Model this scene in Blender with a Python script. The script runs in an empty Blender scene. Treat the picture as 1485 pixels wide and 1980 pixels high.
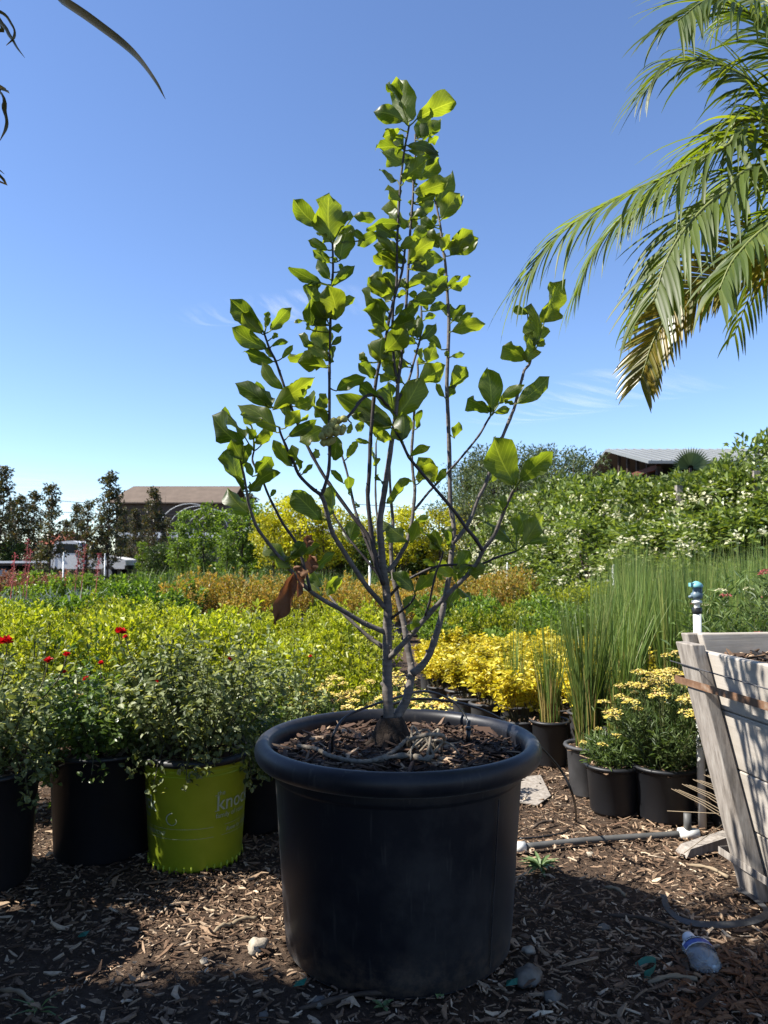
import bpy, math, random
import numpy as np
from mathutils import Vector, Matrix

# ------------------------------------------------------------------ camera, sky, sun, exposure
scn = bpy.context.scene
COL = scn.collection
FPX, CX, CY, CAMZ = 1470.0, 742.5, 990.0, 0.92
PITCH = math.atan(90.0 / FPX)
cam_d = bpy.data.cameras.new('camera')
cam_d.sensor_fit = 'VERTICAL'
cam_d.sensor_height = 36.0
cam_d.lens = 36.0 * FPX / 1980.0
cam_d.clip_start = 0.02
cam_d.clip_end = 20000.0
cam_d.dof.use_dof = True
cam_d.dof.focus_distance = 1.9
cam_d.dof.aperture_fstop = 10.0
cam = bpy.data.objects.new('camera', cam_d)
cam.location = (0, 0, CAMZ)
cam.rotation_euler = (math.pi / 2 + PITCH, 0, 0)
COL.objects.link(cam)
scn.camera = cam

SUN_EL, SUN_AZ = math.radians(48), math.radians(188)      # azimuth measured from +X
SUN = Vector((math.cos(SUN_AZ) * math.cos(SUN_EL), math.sin(SUN_AZ) * math.cos(SUN_EL), math.sin(SUN_EL)))
world = bpy.data.worlds.new('World')
scn.world = world
world.use_nodes = True
wn = world.node_tree
sky = wn.nodes.new('ShaderNodeTexSky')
sky.sky_type = 'NISHITA'
sky.sun_disc = False
sky.sun_elevation = SUN_EL
sky.sun_rotation = math.pi / 2 - SUN_AZ
sky.altitude = 900
sky.air_density = 1.0
sky.dust_density = 0.15
sky.ozone_density = 4.0
bg = wn.nodes['Background']
bg.inputs['Strength'].default_value = 0.098
hsv = wn.nodes.new('ShaderNodeHueSaturation')
hsv.inputs['Saturation'].default_value = 1.04
hsv.inputs['Hue'].default_value = 0.506
wn.links.new(sky.outputs[0], hsv.inputs['Color'])
wn.links.new(hsv.outputs[0], bg.inputs['Color'])

sun_d = bpy.data.lights.new('sun', 'SUN')
sun_d.energy = 5.0
sun_d.angle = math.radians(0.53)
sun_d.color = (1.0, 0.95, 0.87)
sun_o = bpy.data.objects.new('sun', sun_d)
sun_o.rotation_euler = (-SUN).to_track_quat('-Z', 'Y').to_euler()
sun_o.location = (-5, 2, 8)
COL.objects.link(sun_o)

scn.view_settings.view_transform = 'Standard'
scn.view_settings.look = 'None'
scn.view_settings.exposure = 1.25
scn.view_settings.gamma = 1.0
scn.view_settings.use_curve_mapping = False
scn.render.engine = 'CYCLES'
scn.cycles.use_denoising = True
scn.cycles.max_bounces = 8
scn.cycles.transparent_max_bounces = 16
scn.cycles.diffuse_bounces = 3

# ------------------------------------------------------------------ helpers
RND = random.Random(7)
CT, ST = math.cos(PITCH), math.sin(PITCH)

def ray(px, py):
    u, v = (px - CX) / FPX, (CY - py) / FPX
    return Vector((u, CT - v * ST, ST + v * CT))

def at(px, py, Y):                       # the point seen at a pixel, Y metres in front
    d = ray(px, py)
    return Vector((0, 0, CAMZ)) + d * (Y / d.y)

def gr(px, py, z=0.0):                   # the ground point seen at a pixel
    d = ray(px, py)
    return Vector((0, 0, CAMZ)) + d * ((z - CAMZ) / d.z)

class MB:
    def __init__(s):
        s.v, s.f, s.m = [], [], []
    def add(s, v, f, m=0):
        o = len(s.v)
        s.v.extend([tuple(p) for p in v])
        s.f.extend([tuple(i + o for i in q) for q in f])
        s.m.extend([m] * len(f))
        return s
    def box(s, c, d, m=0, rz=0.0, rx=0.0, ry=0.0):
        M = Matrix.Translation(Vector(c)) @ Matrix.Rotation(rz, 4, 'Z') @ Matrix.Rotation(ry, 4, 'Y') @ Matrix.Rotation(rx, 4, 'X')
        x, y, z = d[0] / 2, d[1] / 2, d[2] / 2
        v = [M @ Vector(p) for p in ((-x, -y, -z), (x, -y, -z), (x, y, -z), (-x, y, -z), (-x, -y, z), (x, -y, z), (x, y, z), (-x, y, z))]
        return s.add(v, [(0, 3, 2, 1), (4, 5, 6, 7), (0, 1, 5, 4), (1, 2, 6, 5), (2, 3, 7, 6), (3, 0, 4, 7)], m)
    def hexa(s, v, m=0):                 # eight corners, bottom four then top four
        return s.add(v, [(0, 3, 2, 1), (4, 5, 6, 7), (0, 1, 5, 4), (1, 2, 6, 5), (2, 3, 7, 6), (3, 0, 4, 7)], m)
    def tube(s, pts, rad, n=6, m=0, cap=True):
        pts = [Vector(p) for p in pts]
        if not hasattr(rad, '__len__'):
            rad = [rad] * len(pts)
        V, F = [], []
        up = None
        for i, p in enumerate(pts):
            t = (pts[min(i + 1, len(pts) - 1)] - pts[max(i - 1, 0)])
            if t.length < 1e-9:
                t = Vector((0, 0, 1))
            t.normalize()
            if up is None:
                up = Vector((1, 0, 0)) if abs(t.x) < .8 else Vector((0, 1, 0))
            a = (up - t * up.dot(t))
            if a.length < 1e-6:
                a = t.orthogonal()
            a.normalize()
            up = a
            b = t.cross(a)
            for k in range(n):
                q = 2 * math.pi * k / n
                V.append(p + (a * math.cos(q) + b * math.sin(q)) * rad[i])
        for i in range(len(pts) - 1):
            for k in range(n):
                k2 = (k + 1) % n
                F.append((i * n + k, i * n + k2, (i + 1) * n + k2, (i + 1) * n + k))
        if cap:
            F.append(tuple(range(n - 1, -1, -1)))
            F.append(tuple((len(pts) - 1) * n + k for k in range(n)))
        return s.add(V, F, m)
    def lathe(s, prof, n=32, c=(0, 0, 0), m=0, wob=0.0, close=False):
        V, F = [], []
        for r, z in prof:
            for k in range(n):
                q = 2 * math.pi * k / n
                rr = r * (1 + wob * math.sin(2 * q + 1.0))
                V.append((c[0] + rr * math.cos(q), c[1] + rr * math.sin(q), c[2] + z))
        for i in range(len(prof) - 1):
            for k in range(n):
                k2 = (k + 1) % n
                F.append((i * n + k, i * n + k2, (i + 1) * n + k2, (i + 1) * n + k))
        if close:
            F.append(tuple(range(n - 1, -1, -1)))
            F.append(tuple((len(prof) - 1) * n + k for k in range(n)))
        return s.add(V, F, m)
    def blob(s, c, r, seed=0, n=8, m=0, rough=.25, sq=(1, 1, 1)):
        rg = random.Random(seed)
        V, F = [], []
        rows = n // 2 + 1
        ph = [rg.uniform(0, 6.3) for _ in range(6)]
        for i in range(rows + 1):
            th = math.pi * i / rows
            for k in range(n):
                q = 2 * math.pi * k / n
                d = Vector((math.sin(th) * math.cos(q), math.sin(th) * math.sin(q), math.cos(th)))
                w = 1 + rough * (math.sin(2.3 * d.x * 2 + ph[0]) * math.sin(2.1 * d.y * 2 + ph[1]) + .6 * math.sin(4 * d.z + ph[2] + 2 * d.x))
                V.append((c[0] + d.x * r * w * sq[0], c[1] + d.y * r * w * sq[1], c[2] + d.z * r * w * sq[2]))
        for i in range(rows):
            for k in range(n):
                k2 = (k + 1) % n
                F.append((i * n + k, (i + 1) * n + k, (i + 1) * n + k2, i * n + k2))
        return s.add(V, F, m)
    def arr(s, V, F, m=0):
        o = len(s.v)
        s.v.extend(map(tuple, V))
        s.f.extend(map(tuple, (np.asarray(F) + o)))
        s.m.extend([m] * len(F))
        return s
    def mesh(s, name, mats, smooth=False):
        me = bpy.data.meshes.new(name)
        me.from_pydata(s.v, [], s.f)
        for mt in (mats if isinstance(mats, (list, tuple)) else [mats]):
            me.materials.append(mt)
        if isinstance(mats, (list, tuple)) and len(mats) > 1:
            me.polygons.foreach_set('material_index', s.m)
        if smooth:
            me.polygons.foreach_set('use_smooth', [True] * len(s.f))
        me.update()
        return me
    def build(s, name, mats, parent=None, smooth=False):
        return link(name, s.mesh(name, mats, smooth), parent)

def link(name, me, parent=None, loc=None, rz=0, sc=1):
    o = bpy.data.objects.new(name, me)
    COL.objects.link(o)
    if parent is not None:
        o.parent = parent
    if loc is not None:
        o.location = loc
    if rz:
        o.rotation_euler = (0, 0, rz)
    if sc != 1:
        o.scale = (sc, sc, sc) if not hasattr(sc, '__len__') else sc
    return o

def tag(o, label, cat, group=None):
    o['label'] = label
    o['category'] = cat
    if group:
        o['group'] = group
    return o

def setting(o):
    o['kind'] = 'structure'
    return o

def stuff(o):
    o['kind'] = 'stuff'
    return o

def thing(name, label, cat, loc=(0, 0, 0), rz=0, group=None, sc=1):
    o = link(name, None, None, loc, rz, sc)
    o.empty_display_size = .1
    return tag(o, label, cat, group)

def copy_tree(o, parent=None):
    c = o.copy()
    COL.objects.link(c)
    c.parent = parent
    for ch in list(o.children):
        copy_tree(ch, c)
    return c

def smooth_path(pts, k=4):
    pts = [Vector(p) for p in pts]
    if len(pts) < 3:
        return pts
    out = []
    P = [pts[0] * 2 - pts[1]] + pts + [pts[-1] * 2 - pts[-2]]
    for i in range(1, len(P) - 2):
        a, b, c, d = P[i - 1], P[i], P[i + 1], P[i + 2]
        for j in range(k):
            t = j / k
            out.append(.5 * ((2 * b) + (c - a) * t + (2 * a - 5 * b + 4 * c - d) * t * t + (3 * b - a - 3 * c + d) * t ** 3))
    out.append(pts[-1])
    return out

# ------------------------------------------------------------------ materials
class NT:
    def __init__(s, name):
        s.m = bpy.data.materials.new(name)
        s.m.use_nodes = True
        s.t = s.m.node_tree
        s.t.nodes.clear()
        s.out = s.n('OutputMaterial')
    def n(s, t, **k):
        d = s.t.nodes.new('ShaderNode' + t)
        for a, b in k.items():
            setattr(d, a, b)
        return d
    def l(s, a, b):
        s.t.links.new(a, b)
    def ramp(s, fac, stops, interp='LINEAR'):
        r = s.n('ValToRGB')
        r.color_ramp.interpolation = interp
        e = r.color_ramp.elements
        while len(e) < len(stops):
            e.new(0.5)
        for i, (p, c) in enumerate(stops):
            e[i].position = p
            e[i].color = (*c, 1)
        s.l(fac, r.inputs[0])
        return r.outputs[0]
    def noise(s, scale, detail=3, vec=None, rough=.6):
        n = s.n('TexNoise')
        n.inputs['Scale'].default_value = scale
        n.inputs['Detail'].default_value = detail
        n.inputs['Roughness'].default_value = rough
        if vec is not None:
            s.l(vec, n.inputs['Vector'])
        return n.outputs[0]
    def coord(s, w='Object', scale=None):
        o = s.n('TexCoord').outputs[w]
        if scale:
            mp = s.n('Mapping')
            mp.inputs['Scale'].default_value = scale
            s.l(o, mp.inputs[0])
            o = mp.outputs[0]
        return o
    def bump(s, h, strength=.3, dist=.01):
        b = s.n('Bump')
        b.inputs['Strength'].default_value = strength
        b.inputs['Distance'].default_value = dist
        s.l(h, b.inputs['Height'])
        return b.outputs[0]
    def pri(s, col=None, rough=.6, normal=None, spec=.5, **k):
        p = s.n('BsdfPrincipled')
        if col is not None:
            if isinstance(col, tuple):
                p.inputs['Base Color'].default_value = (*col, 1)
            else:
                s.l(col, p.inputs['Base Color'])
        if isinstance(rough, (int, float)):
            p.inputs['Roughness'].default_value = rough
        else:
            s.l(rough, p.inputs['Roughness'])
        p.inputs['Specular IOR Level'].default_value = spec
        if normal is not None:
            s.l(normal, p.inputs['Normal'])
        for a, b in k.items():
            p.inputs[a].default_value = b
        return p.outputs[0]
    def mix(s, f, a, b):
        m = s.n('MixShader')
        if isinstance(f, (int, float)):
            m.inputs[0].default_value = f
        else:
            s.l(f, m.inputs[0])
        s.l(a, m.inputs[1])
        s.l(b, m.inputs[2])
        return m.outputs[0]
    def mixc(s, f, a, b, mode='MIX'):
        m = s.n('Mix', data_type='RGBA', blend_type=mode)
        if isinstance(f, (int, float)):
            m.inputs[0].default_value = f
        else:
            s.l(f, m.inputs[0])
        for x, i in ((a, 6), (b, 7)):
            if isinstance(x, tuple):
                m.inputs[i].default_value = (*x, 1)
            else:
                s.l(x, m.inputs[i])
        return m.outputs[2]
    def math(s, op, a, b=None):
        m = s.n('Math', operation=op)
        for i, x in enumerate((a, b)):
            if x is None:
                continue
            if isinstance(x, (int, float)):
                m.inputs[i].default_value = x
            else:
                s.l(x, m.inputs[i])
        return m.outputs[0]
    def done(s, sh):
        s.l(sh, s.out.inputs[0])
        return s.m

def m_plain(name, col, rough=.6, spec=.5, var=.25, nscale=8, bump=.0, **k):
    t = NT(name)
    c = t.coord()
    n = t.noise(nscale, 4, c)
    a = tuple(x * (1 - var) for x in col)
    b = tuple(min(1, x * (1 + var)) for x in col)
    cc = t.ramp(n, [(.3, a), (.7, b)])
    nm = t.bump(t.noise(nscale * 6, 3, c), bump, .004) if bump else None
    return t.done(t.pri(cc, rough, nm, spec, **k))

def m_leaf(name, cols, trans=None, tw=.35, rough=.45, spec=.4, objvar=.25):
    t = NT(name)
    g = t.n('NewGeometry')
    oi = t.n('ObjectInfo')
    k = len(cols)
    c = t.ramp(g.outputs['Random Per Island'], [(i / max(1, k - 1), x) for i, x in enumerate(cols)])
    hs = t.n('HueSaturation')
    hs.inputs['Saturation'].default_value = 1.0
    t.l(c, hs.inputs['Color'])
    v = t.math('ADD', t.math('MULTIPLY', oi.outputs['Random'], objvar * 2), 1 - objvar)
    t.l(v, hs.inputs['Value'])
    c = hs.outputs[0]
    p = t.pri(c, rough, None, spec)
    tr = t.n('BsdfTranslucent')
    tc = t.mixc(1.0, c, trans or (1.9, 1.7, .6), 'MULTIPLY')
    t.l(tc, tr.inputs[0])
    return t.done(t.mix(tw, p, tr.outputs[0]))

M = {}
def mats():
    M['potblack'] = m_plain('black_plastic', (.010, .011, .014), .5, .5, .3, 5, .06)
    t = NT('tub_plastic')
    c = t.coord()
    dust = t.ramp(t.noise(3.0, 6, c, .7), [(.45, (0, 0, 0)), (.75, (1, 1, 1))])
    scr = t.ramp(t.noise(60, 2, t.coord('Object', (1, 1, .12))), [(.62, (0, 0, 0)), (.72, (1, 1, 1))])
    f = t.math('ADD', t.math('MULTIPLY', t.math('ADD', dust, t.math('MULTIPLY', scr, .5)), .13), .01)
    col = t.mixc(f, (.005, .006, .010), (.26, .235, .20))
    sz = t.n('SeparateXYZ')
    t.l(c, sz.inputs[0])
    low = t.math('SUBTRACT', 1.0, t.math('MINIMUM', t.math('MULTIPLY', sz.outputs[2], 9.0), 1.0))
    spl = t.ramp(t.noise(34, 5, c, .75), [(.42, (0, 0, 0)), (.62, (1, 1, 1))])
    col = t.mixc(t.math('MULTIPLY', t.math('MULTIPLY', low, spl), .55), col, (.12, .085, .058))
    scuff = t.ramp(t.noise(16, 4, t.coord('Object', (.35, .35, 9)), .8), [(.66, (0, 0, 0)), (.72, (1, 1, 1))])
    spot = t.ramp(t.noise(2.2, 3, c), [(.5, (0, 0, 0)), (.62, (1, 1, 1))])
    col = t.mixc(t.math('MULTIPLY', t.math('MULTIPLY', scuff, spot), .35), col, (.10, .10, .10))
    M['tub'] = t.done(t.pri(col, t.math('ADD', t.math('MULTIPLY', dust, .2), .42), t.bump(t.noise(140, 2, c), .05, .002), .32, **{'Sheen Weight': .08, 'Sheen Roughness': .35}))
    M['potgrey'] = m_plain('faded_black_plastic', (.05, .05, .053), .6, .4, .5, 7, .08)
    t = NT('lime_plastic')
    c = t.coord()
    n = t.noise(9, 5, c)
    M['lime'] = t.done(t.pri(t.ramp(n, [(.35, (.29, .38, .018)), (.7, (.37, .46, .03))]), .42, t.bump(t.noise(160, 2, c), .03, .002), .45, **{'Subsurface Weight': 0.0}))
    M['print'] = m_plain('pale_print', (.36, .42, .30), .5, .3, .08)
    # wood chips and soil
    t = NT('wood_chip')
    g = t.n('NewGeometry')
    c = t.ramp(g.outputs['Random Per Island'], [(0, (.04, .024, .015)), (.25, (.115, .07, .045)), (.55, (.21, .135, .085)), (.82, (.33, .23, .15)), (.95, (.50, .38, .26)), (1, (.64, .52, .38))])
    nz = t.noise(120, 3, t.coord('Object', (1, 1, 1)))
    c = t.mixc(.5, c, t.ramp(nz, [(.3, (.35, .33, .3)), (.7, (1.2, 1.2, 1.2))]), 'MULTIPLY')
    M['chip'] = t.done(t.pri(c, .85, None, .2))
    t = NT('dark_chip')
    g = t.n('NewGeometry')
    c = t.ramp(g.outputs['Random Per Island'], [(0, (.012, .007, .005)), (.4, (.035, .020, .013)), (.75, (.085, .048, .030)), (.93, (.17, .11, .07)), (1, (.36, .26, .17))])
    M['darkchip'] = t.done(t.pri(c, .8, None, .25))
    t = NT('soil')
    c = t.coord()
    n1 = t.noise(1.3, 6, c)
    n2 = t.noise(55, 5, c, .75)
    cc = t.mixc(.5, t.ramp(n1, [(.3, (.030, .020, .014)), (.7, (.075, .050, .034))]), t.ramp(n2, [(.3, (.03, .02, .014)), (.55, (.09, .06, .04)), (.8, (.22, .155, .105))]))
    M['soil'] = t.done(t.pri(cc, .95, t.bump(n2, .9, .012), .2))
    M['stone'] = m_plain('pale_stone', (.36, .31, .24), .85, .3, .3, 30, .4)
    M['greystone'] = m_plain('grey_stone', (.15, .135, .115), .8, .3, .35, 25, .4)
    # barks
    t = NT('magnolia_bark')
    c = t.coord()
    n = t.noise(28, 5, c, .7)
    ring = t.noise(70, 2, t.coord('Object', (.25, .25, 2.2)))
    cc = t.mixc(.45, t.ramp(n, [(.3, (.065, .054, .046)), (.55, (.125, .106, .092)), (.8, (.21, .185, .16))]), t.ramp(ring, [(.35, (.06, .05, .042)), (.65, (.165, .145, .125))]))
    M['bark'] = t.done(t.pri(cc, .75, t.bump(ring, .35, .003), .3))
    M['twig'] = m_plain('dark_twig', (.040, .032, .030), .6, .35, .35, 40, .2)
    M['rootbark'] = m_plain('dark_burlap_root', (.035, .026, .02), .95, .15, .6, 45, .9)
    M['farbark'] = m_plain('tree_bark', (.07, .052, .04), .85, .2, .4, 12, .3)
    M['stem'] = m_plain('green_stem', (.075, .085, .03), .6, .3, .3, 30)
    M['rosestem'] = m_plain('rose_cane', (.06, .055, .03), .6, .3, .4, 30)
    # magnolia leaf with veins
    t = NT('magnolia_leaf')
    uv = t.n('UVMap').outputs[0]
    sp = t.n('SeparateXYZ')
    t.l(uv, sp.inputs[0])
    oi = t.n('ObjectInfo')
    av = t.math('ABSOLUTE', t.math('SUBTRACT', sp.outputs[0], .5))
    mid = t.math('LESS_THAN', av, .022)
    ph = t.math('SUBTRACT', t.math('MULTIPLY', sp.outputs[1], 9.0), t.math('MULTIPLY', av, 6.0))
    fr = t.math('ABSOLUTE', t.math('SUBTRACT', t.math('FRACT', ph), .5))
    lat = t.math('MULTIPLY', t.math('LESS_THAN', fr, .06), .55)
    vein = t.math('MAXIMUM', mid, lat)
    nz = t.noise(9, 5, t.coord('Object'))
    b0 = t.ramp(nz, [(.3, (.040, .060, .011)), (.7, (.076, .102, .020))])
    hs = t.n('HueSaturation')
    t.l(b0, hs.inputs['Color'])
    t.l(t.math('ADD', t.math('MULTIPLY', oi.outputs['Random'], .5), .75), hs.inputs['Value'])
    t.l(t.math('ADD', t.math('MULTIPLY', oi.outputs['Random'], -.03), .512), hs.inputs['Hue'])
    base = t.mixc(t.math('MULTIPLY', vein, .35), hs.outputs[0], (.22, .25, .07))
    age = t.ramp(t.noise(26, 3, t.coord('Object')), [(.70, (0, 0, 0)), (.78, (1, 1, 1))])
    base = t.mixc(t.math('MULTIPLY', age, .45), base, (.12, .085, .02))
    nm = t.bump(t.math('SUBTRACT', 1.0, vein), .25, .002)
    p = t.pri(base, .42, nm, .45)
    tr = t.n('BsdfTranslucent')
    t.l(t.mixc(1.0, base, (4.4, 4.2, .95), 'MULTIPLY'), tr.inputs[0])
    M['magleaf'] = t.done(t.mix(.5, p, tr.outputs[0]))
    M['dryleaf'] = m_leaf('dried_leaf', [(.17, .085, .045), (.26, .14, .075)], (1.2, .8, .5), .25, .7, .2)
    M['pod'] = m_plain('seed_pod', (.30, .29, .09), .7, .3, .3, 60, .3)
    # field foliage
    M['euo'] = m_leaf('yellow_green_leaf', [(.13, .17, .012), (.24, .28, .018), (.34, .36, .03), (.42, .42, .05)], (1.5, 1.5, .5), .4)
    M['green'] = m_leaf('mid_green_leaf', [(.045, .085, .012), (.085, .15, .02), (.16, .23, .03)], (1.7, 1.7, .5), .38)
    M['dgreen'] = m_leaf('dark_green_leaf', [(.02, .045, .012), (.05, .09, .02), (.10, .15, .04)], None, .3)
    M['gold'] = m_leaf('golden_leaf', [(.22, .22, .015), (.44, .38, .02), (.58, .48, .035), (.70, .60, .10)], (1.25, 1.15, .4), .35)
    M['orange'] = m_leaf('orange_tinged_leaf', [(.18, .21, .03), (.28, .25, .04), (.37, .23, .05), (.42, .32, .07)], (1.4, 1.2, .5), .38)
    M['redleaf'] = m_leaf('reddish_leaf', [(.22, .09, .05), (.30, .13, .08), (.25, .17, .08)], (1.3, 1.0, .7), .3)
    M['rose'] = m_leaf('rose_leaf', [(.06, .085, .025), (.13, .165, .058), (.23, .265, .11), (.38, .41, .22)], (1.7, 1.6, .55), .36, .48, .32)
    M['rose2'] = m_leaf('fresh_rose_leaf', [(.045, .08, .018), (.09, .14, .03), (.17, .23, .06)], (1.6, 1.7, .6), .35, .4, .5)
    M['yarrowleaf'] = m_leaf('yarrow_leaf', [(.05, .085, .025), (.10, .15, .045), (.17, .22, .08)], (1.5, 1.6, .6), .3)
    M['yarrow'] = m_leaf('yarrow_flower', [(.58, .46, .06), (.68, .57, .12), (.70, .62, .24), (.62, .38, .16)], (1.1, 1.0, .6), .25, .7, .2, .15)
    M['pinkflower'] = m_leaf('pink_flower', [(.34, .07, .07), (.46, .15, .15)], (1.2, .8, .9), .25, .7, .2)
    M['redflower'] = m_leaf('red_rose_petal', [(.36, .006, .008), (.55, .012, .016), (.62, .03, .035)], (1.3, .8, .8), .3, .5, .3, .1)
    M['rush'] = m_leaf('rush_stem', [(.045, .085, .018), (.085, .14, .028), (.13, .18, .04), (.20, .21, .06)], (1.4, 1.5, .6), .25, .5, .4, .2)
    M['straw'] = m_leaf('straw_stem', [(.26, .20, .06), (.34, .26, .09), (.22, .12, .05)], (1.2, 1.1, .7), .25, .7, .2)
    M['bluegrass'] = m_leaf('blue_grey_blade', [(.14, .17, .15), (.22, .26, .24), (.32, .36, .33)], (1.2, 1.3, 1.0), .25, .6, .3)
    M['palm'] = m_leaf('palm_leaflet', [(.045, .075, .014), (.075, .11, .02), (.12, .15, .03)], (2.6, 2.4, .5), .44, .48, .4, .3)
    M['palmyellow'] = m_leaf('yellowing_palm_leaflet', [(.075, .085, .018), (.13, .12, .02), (.21, .15, .02)], (1.7, 1.4, .4), .4, .35, .5, .35)
    M['rachis'] = m_plain('palm_rachis', (.15, .17, .05), .5, .4, .25, 20)
    M['strap'] = m_leaf('strap_leaf', [(.05, .045, .018), (.085, .065, .025), (.06, .07, .02)], (1.8, 1.5, .6), .3, .4, .45)
    M['hedge'] = m_leaf('hedge_leaf', [(.04, .07, .014), (.085, .125, .024), (.155, .20, .042), (.23, .275, .075)], (1.6, 1.6, .5), .35, .4, .5, .3)
    M['cream'] = m_leaf('cream_blossom', [(.60, .58, .36), (.72, .70, .50)], (1.1, 1.1, .9), .3, .8, .2, .1)
    M['olive'] = m_leaf('grey_green_leaf', [(.035, .055, .025), (.07, .10, .045), (.13, .17, .085)], None, .3, .45, .4, .15)
    M['purple'] = m_leaf('dark_bronze_leaf', [(.022, .032, .012), (.045, .055, .02), (.075, .075, .03), (.12, .075, .045)], None, .25, .45, .4, .2)
    M['goldtree'] = m_leaf('golden_tree_leaf', [(.20, .24, .012), (.38, .38, .015), (.52, .48, .03)], (1.4, 1.3, .4), .4)
    M['lime_tree'] = m_leaf('light_tree_leaf', [(.06, .11, .014), (.12, .19, .025), (.21, .29, .05)], (1.6, 1.6, .5), .38)
    M['weed'] = m_leaf('weed_leaf', [(.13, .20, .08), (.20, .29, .12)], (1.4, 1.5, .7), .3)
    # made things
    t = NT('weathered_wood')
    oi = t.n('ObjectInfo')
    tc = t.n('TexCoord').outputs['Object']
    va = t.n('VectorMath', operation='ADD')
    cb = t.n('CombineXYZ')
    t.l(t.math('MULTIPLY', oi.outputs['Random'], 9.0), cb.inputs[2])
    t.l(tc, va.inputs[0])
    t.l(cb.outputs[0], va.inputs[1])
    wob = t.n('Mapping')
    wob.inputs['Scale'].default_value = (1.6, 1.6, 26)
    t.l(va.outputs[0], wob.inputs[0])
    w = t.n('TexNoise')
    w.inputs['Scale'].default_value = 1.6
    w.inputs['Detail'].default_value = 5
    w.inputs['Roughness'].default_value = .68
    w.inputs['Distortion'].default_value = 1.2
    t.l(wob.outputs[0], w.inputs['Vector'])
    cc = t.mixc(.6, t.ramp(w.outputs[0], [(.25, (.12, .10, .085)), (.45, (.33, .295, .255)), (.75, (.50, .46, .41))]), t.ramp(t.noise(5, 6, t.coord()), [(.3, (.26, .235, .205)), (.5, (.42, .385, .34)), (.75, (.52, .475, .42))]))
    M['wood'] = t.done(t.pri(t.mixc(t.math('MULTIPLY', oi.outputs['Random'], .35), cc, (.42, .37, .30)), .85, t.bump(w.outputs[0], .25, .003), .2))
    t = NT('grey_post_wood')
    c = t.coord('Object', (60, 60, 2.5))
    n = t.noise(1.0, 4, c, .7)
    M['post'] = t.done(t.pri(t.ramp(n, [(.25, (.10, .085, .07)), (.5, (.26, .23, .20)), (.75, (.38, .35, .31))]), .9, t.bump(n, .5, .003), .2))
    t = NT('rusty_strap')
    n = t.noise(22, 5, t.coord(), .7)
    M['rust'] = t.done(t.pri(t.ramp(n, [(.3, (.07, .035, .02)), (.55, (.16, .085, .045)), (.75, (.27, .21, .16))]), .7, t.bump(n, .3, .002), .4))
    M['pvc'] = m_plain('grey_pipe', (.085, .085, .082), .55, .4, .35, 9, .05)
    M['white'] = m_plain('white_pipe', (.72, .72, .69), .5, .4, .12, 14)
    M['blueplastic'] = m_plain('sprinkler_blue', (.16, .40, .44), .4, .5, .15)
    M['greyplastic'] = m_plain('sprinkler_grey', (.10, .15, .19), .45, .5, .2)
    M['hose'] = m_plain('black_tubing', (.010, .010, .011), .38, .5, .2)
    M['rope'] = m_plain('frayed_rope', (.21, .18, .14), .95, .1, .35, 70, .6)
    M['ribbon'] = m_plain('green_ribbon', (.012, .11, .075), .5, .4, .3)
    M['string'] = m_plain('pale_string', (.25, .195, .13), .9, .1)
    t = NT('bottle_plastic')
    gl = t.n('BsdfGlass')
    gl.inputs['Roughness'].default_value = .12
    gl.inputs['IOR'].default_value = 1.15
    gl.inputs['Color'].default_value = (.9, .94, .97, 1)
    M['bottle'] = t.done(t.mix(.38, gl.outputs[0], t.pri((.42, .46, .50), .25, t.bump(t.noise(40, 3, t.coord()), .5, .004), .6)))
    M['labelblue'] = m_plain('label_blue', (.02, .06, .30), .4, .4, .3, 40)
    M['labelwhite'] = m_plain('label_white', (.75, .77, .8), .4, .4, .05)
    M['labelblack'] = m_plain('label_black', (.01, .01, .012), .4, .4, .05)
    M['tape'] = m_plain('drip_tape', (.055, .056, .058), .5, .4, .3, 12)
    M['fabric'] = m_plain('ground_cloth', (.10, .10, .098), .9, .2, .5, 9, .3)
    M['paint'] = m_plain('white_paint', (.72, .72, .70), .35, .5, .06)
    M['glass'] = m_plain('dark_glass', (.012, .014, .016), .3, .25, .1)
    M['tyre'] = m_plain('tyre_rubber', (.012, .012, .012), .85, .2)
    M['roofbrown'] = m_plain('brown_roof', (.125, .095, .072), .9, .2, .14, 1.5, .3)
    M['siding'] = m_plain('brown_siding', (.085, .066, .052), .85, .2, .12, 2)
    M['redtile'] = m_plain('red_tile', (.30, .10, .065), .85, .2, .2, 3)
    M['wall'] = m_plain('stucco', (.40, .31, .22), .9, .2, .1, 2)
    M['metalroof'] = m_plain('metal_sheet_roof', (.17, .178, .172), .5, .5, .08, .6)
    M['darkwood'] = m_plain('dark_timber', (.035, .022, .016), .85, .2, .3, 4)
    M['redwood'] = m_plain('red_timber', (.12, .045, .03), .85, .2, .3, 4)
    M['hoop'] = m_plain('galvanised_hoop', (.26, .27, .27), .45, .5, .1)
    M['cable'] = m_plain('cable', (.05, .05, .055), .6, .3)
    t = NT('cirrus')
    c = t.coord('Object')
    mp = t.n('Mapping')
    mp.inputs['Scale'].default_value = (.0011, .006, .004)
    mp.inputs['Rotation'].default_value = (0, 0, .2)
    t.l(c, mp.inputs[0])
    n = t.noise(1.3, 6, mp.outputs[0], .62)
    uv = t.n('UVMap').outputs[0]
    sp = t.n('SeparateXYZ')
    t.l(uv, sp.inputs[0])
    ex = t.math('MULTIPLY', t.math('MULTIPLY', sp.outputs[0], t.math('SUBTRACT', 1.0, sp.outputs[0])), 4.0)
    ey = t.math('MULTIPLY', t.math('MULTIPLY', sp.outputs[1], t.math('SUBTRACT', 1.0, sp.outputs[1])), 4.0)
    a = t.math('MULTIPLY', t.ramp(n, [(.46, (0, 0, 0)), (.80, (1, 1, 1))]), t.math('MULTIPLY', ex, ey))
    tr = t.n('BsdfTranslucent')
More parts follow.
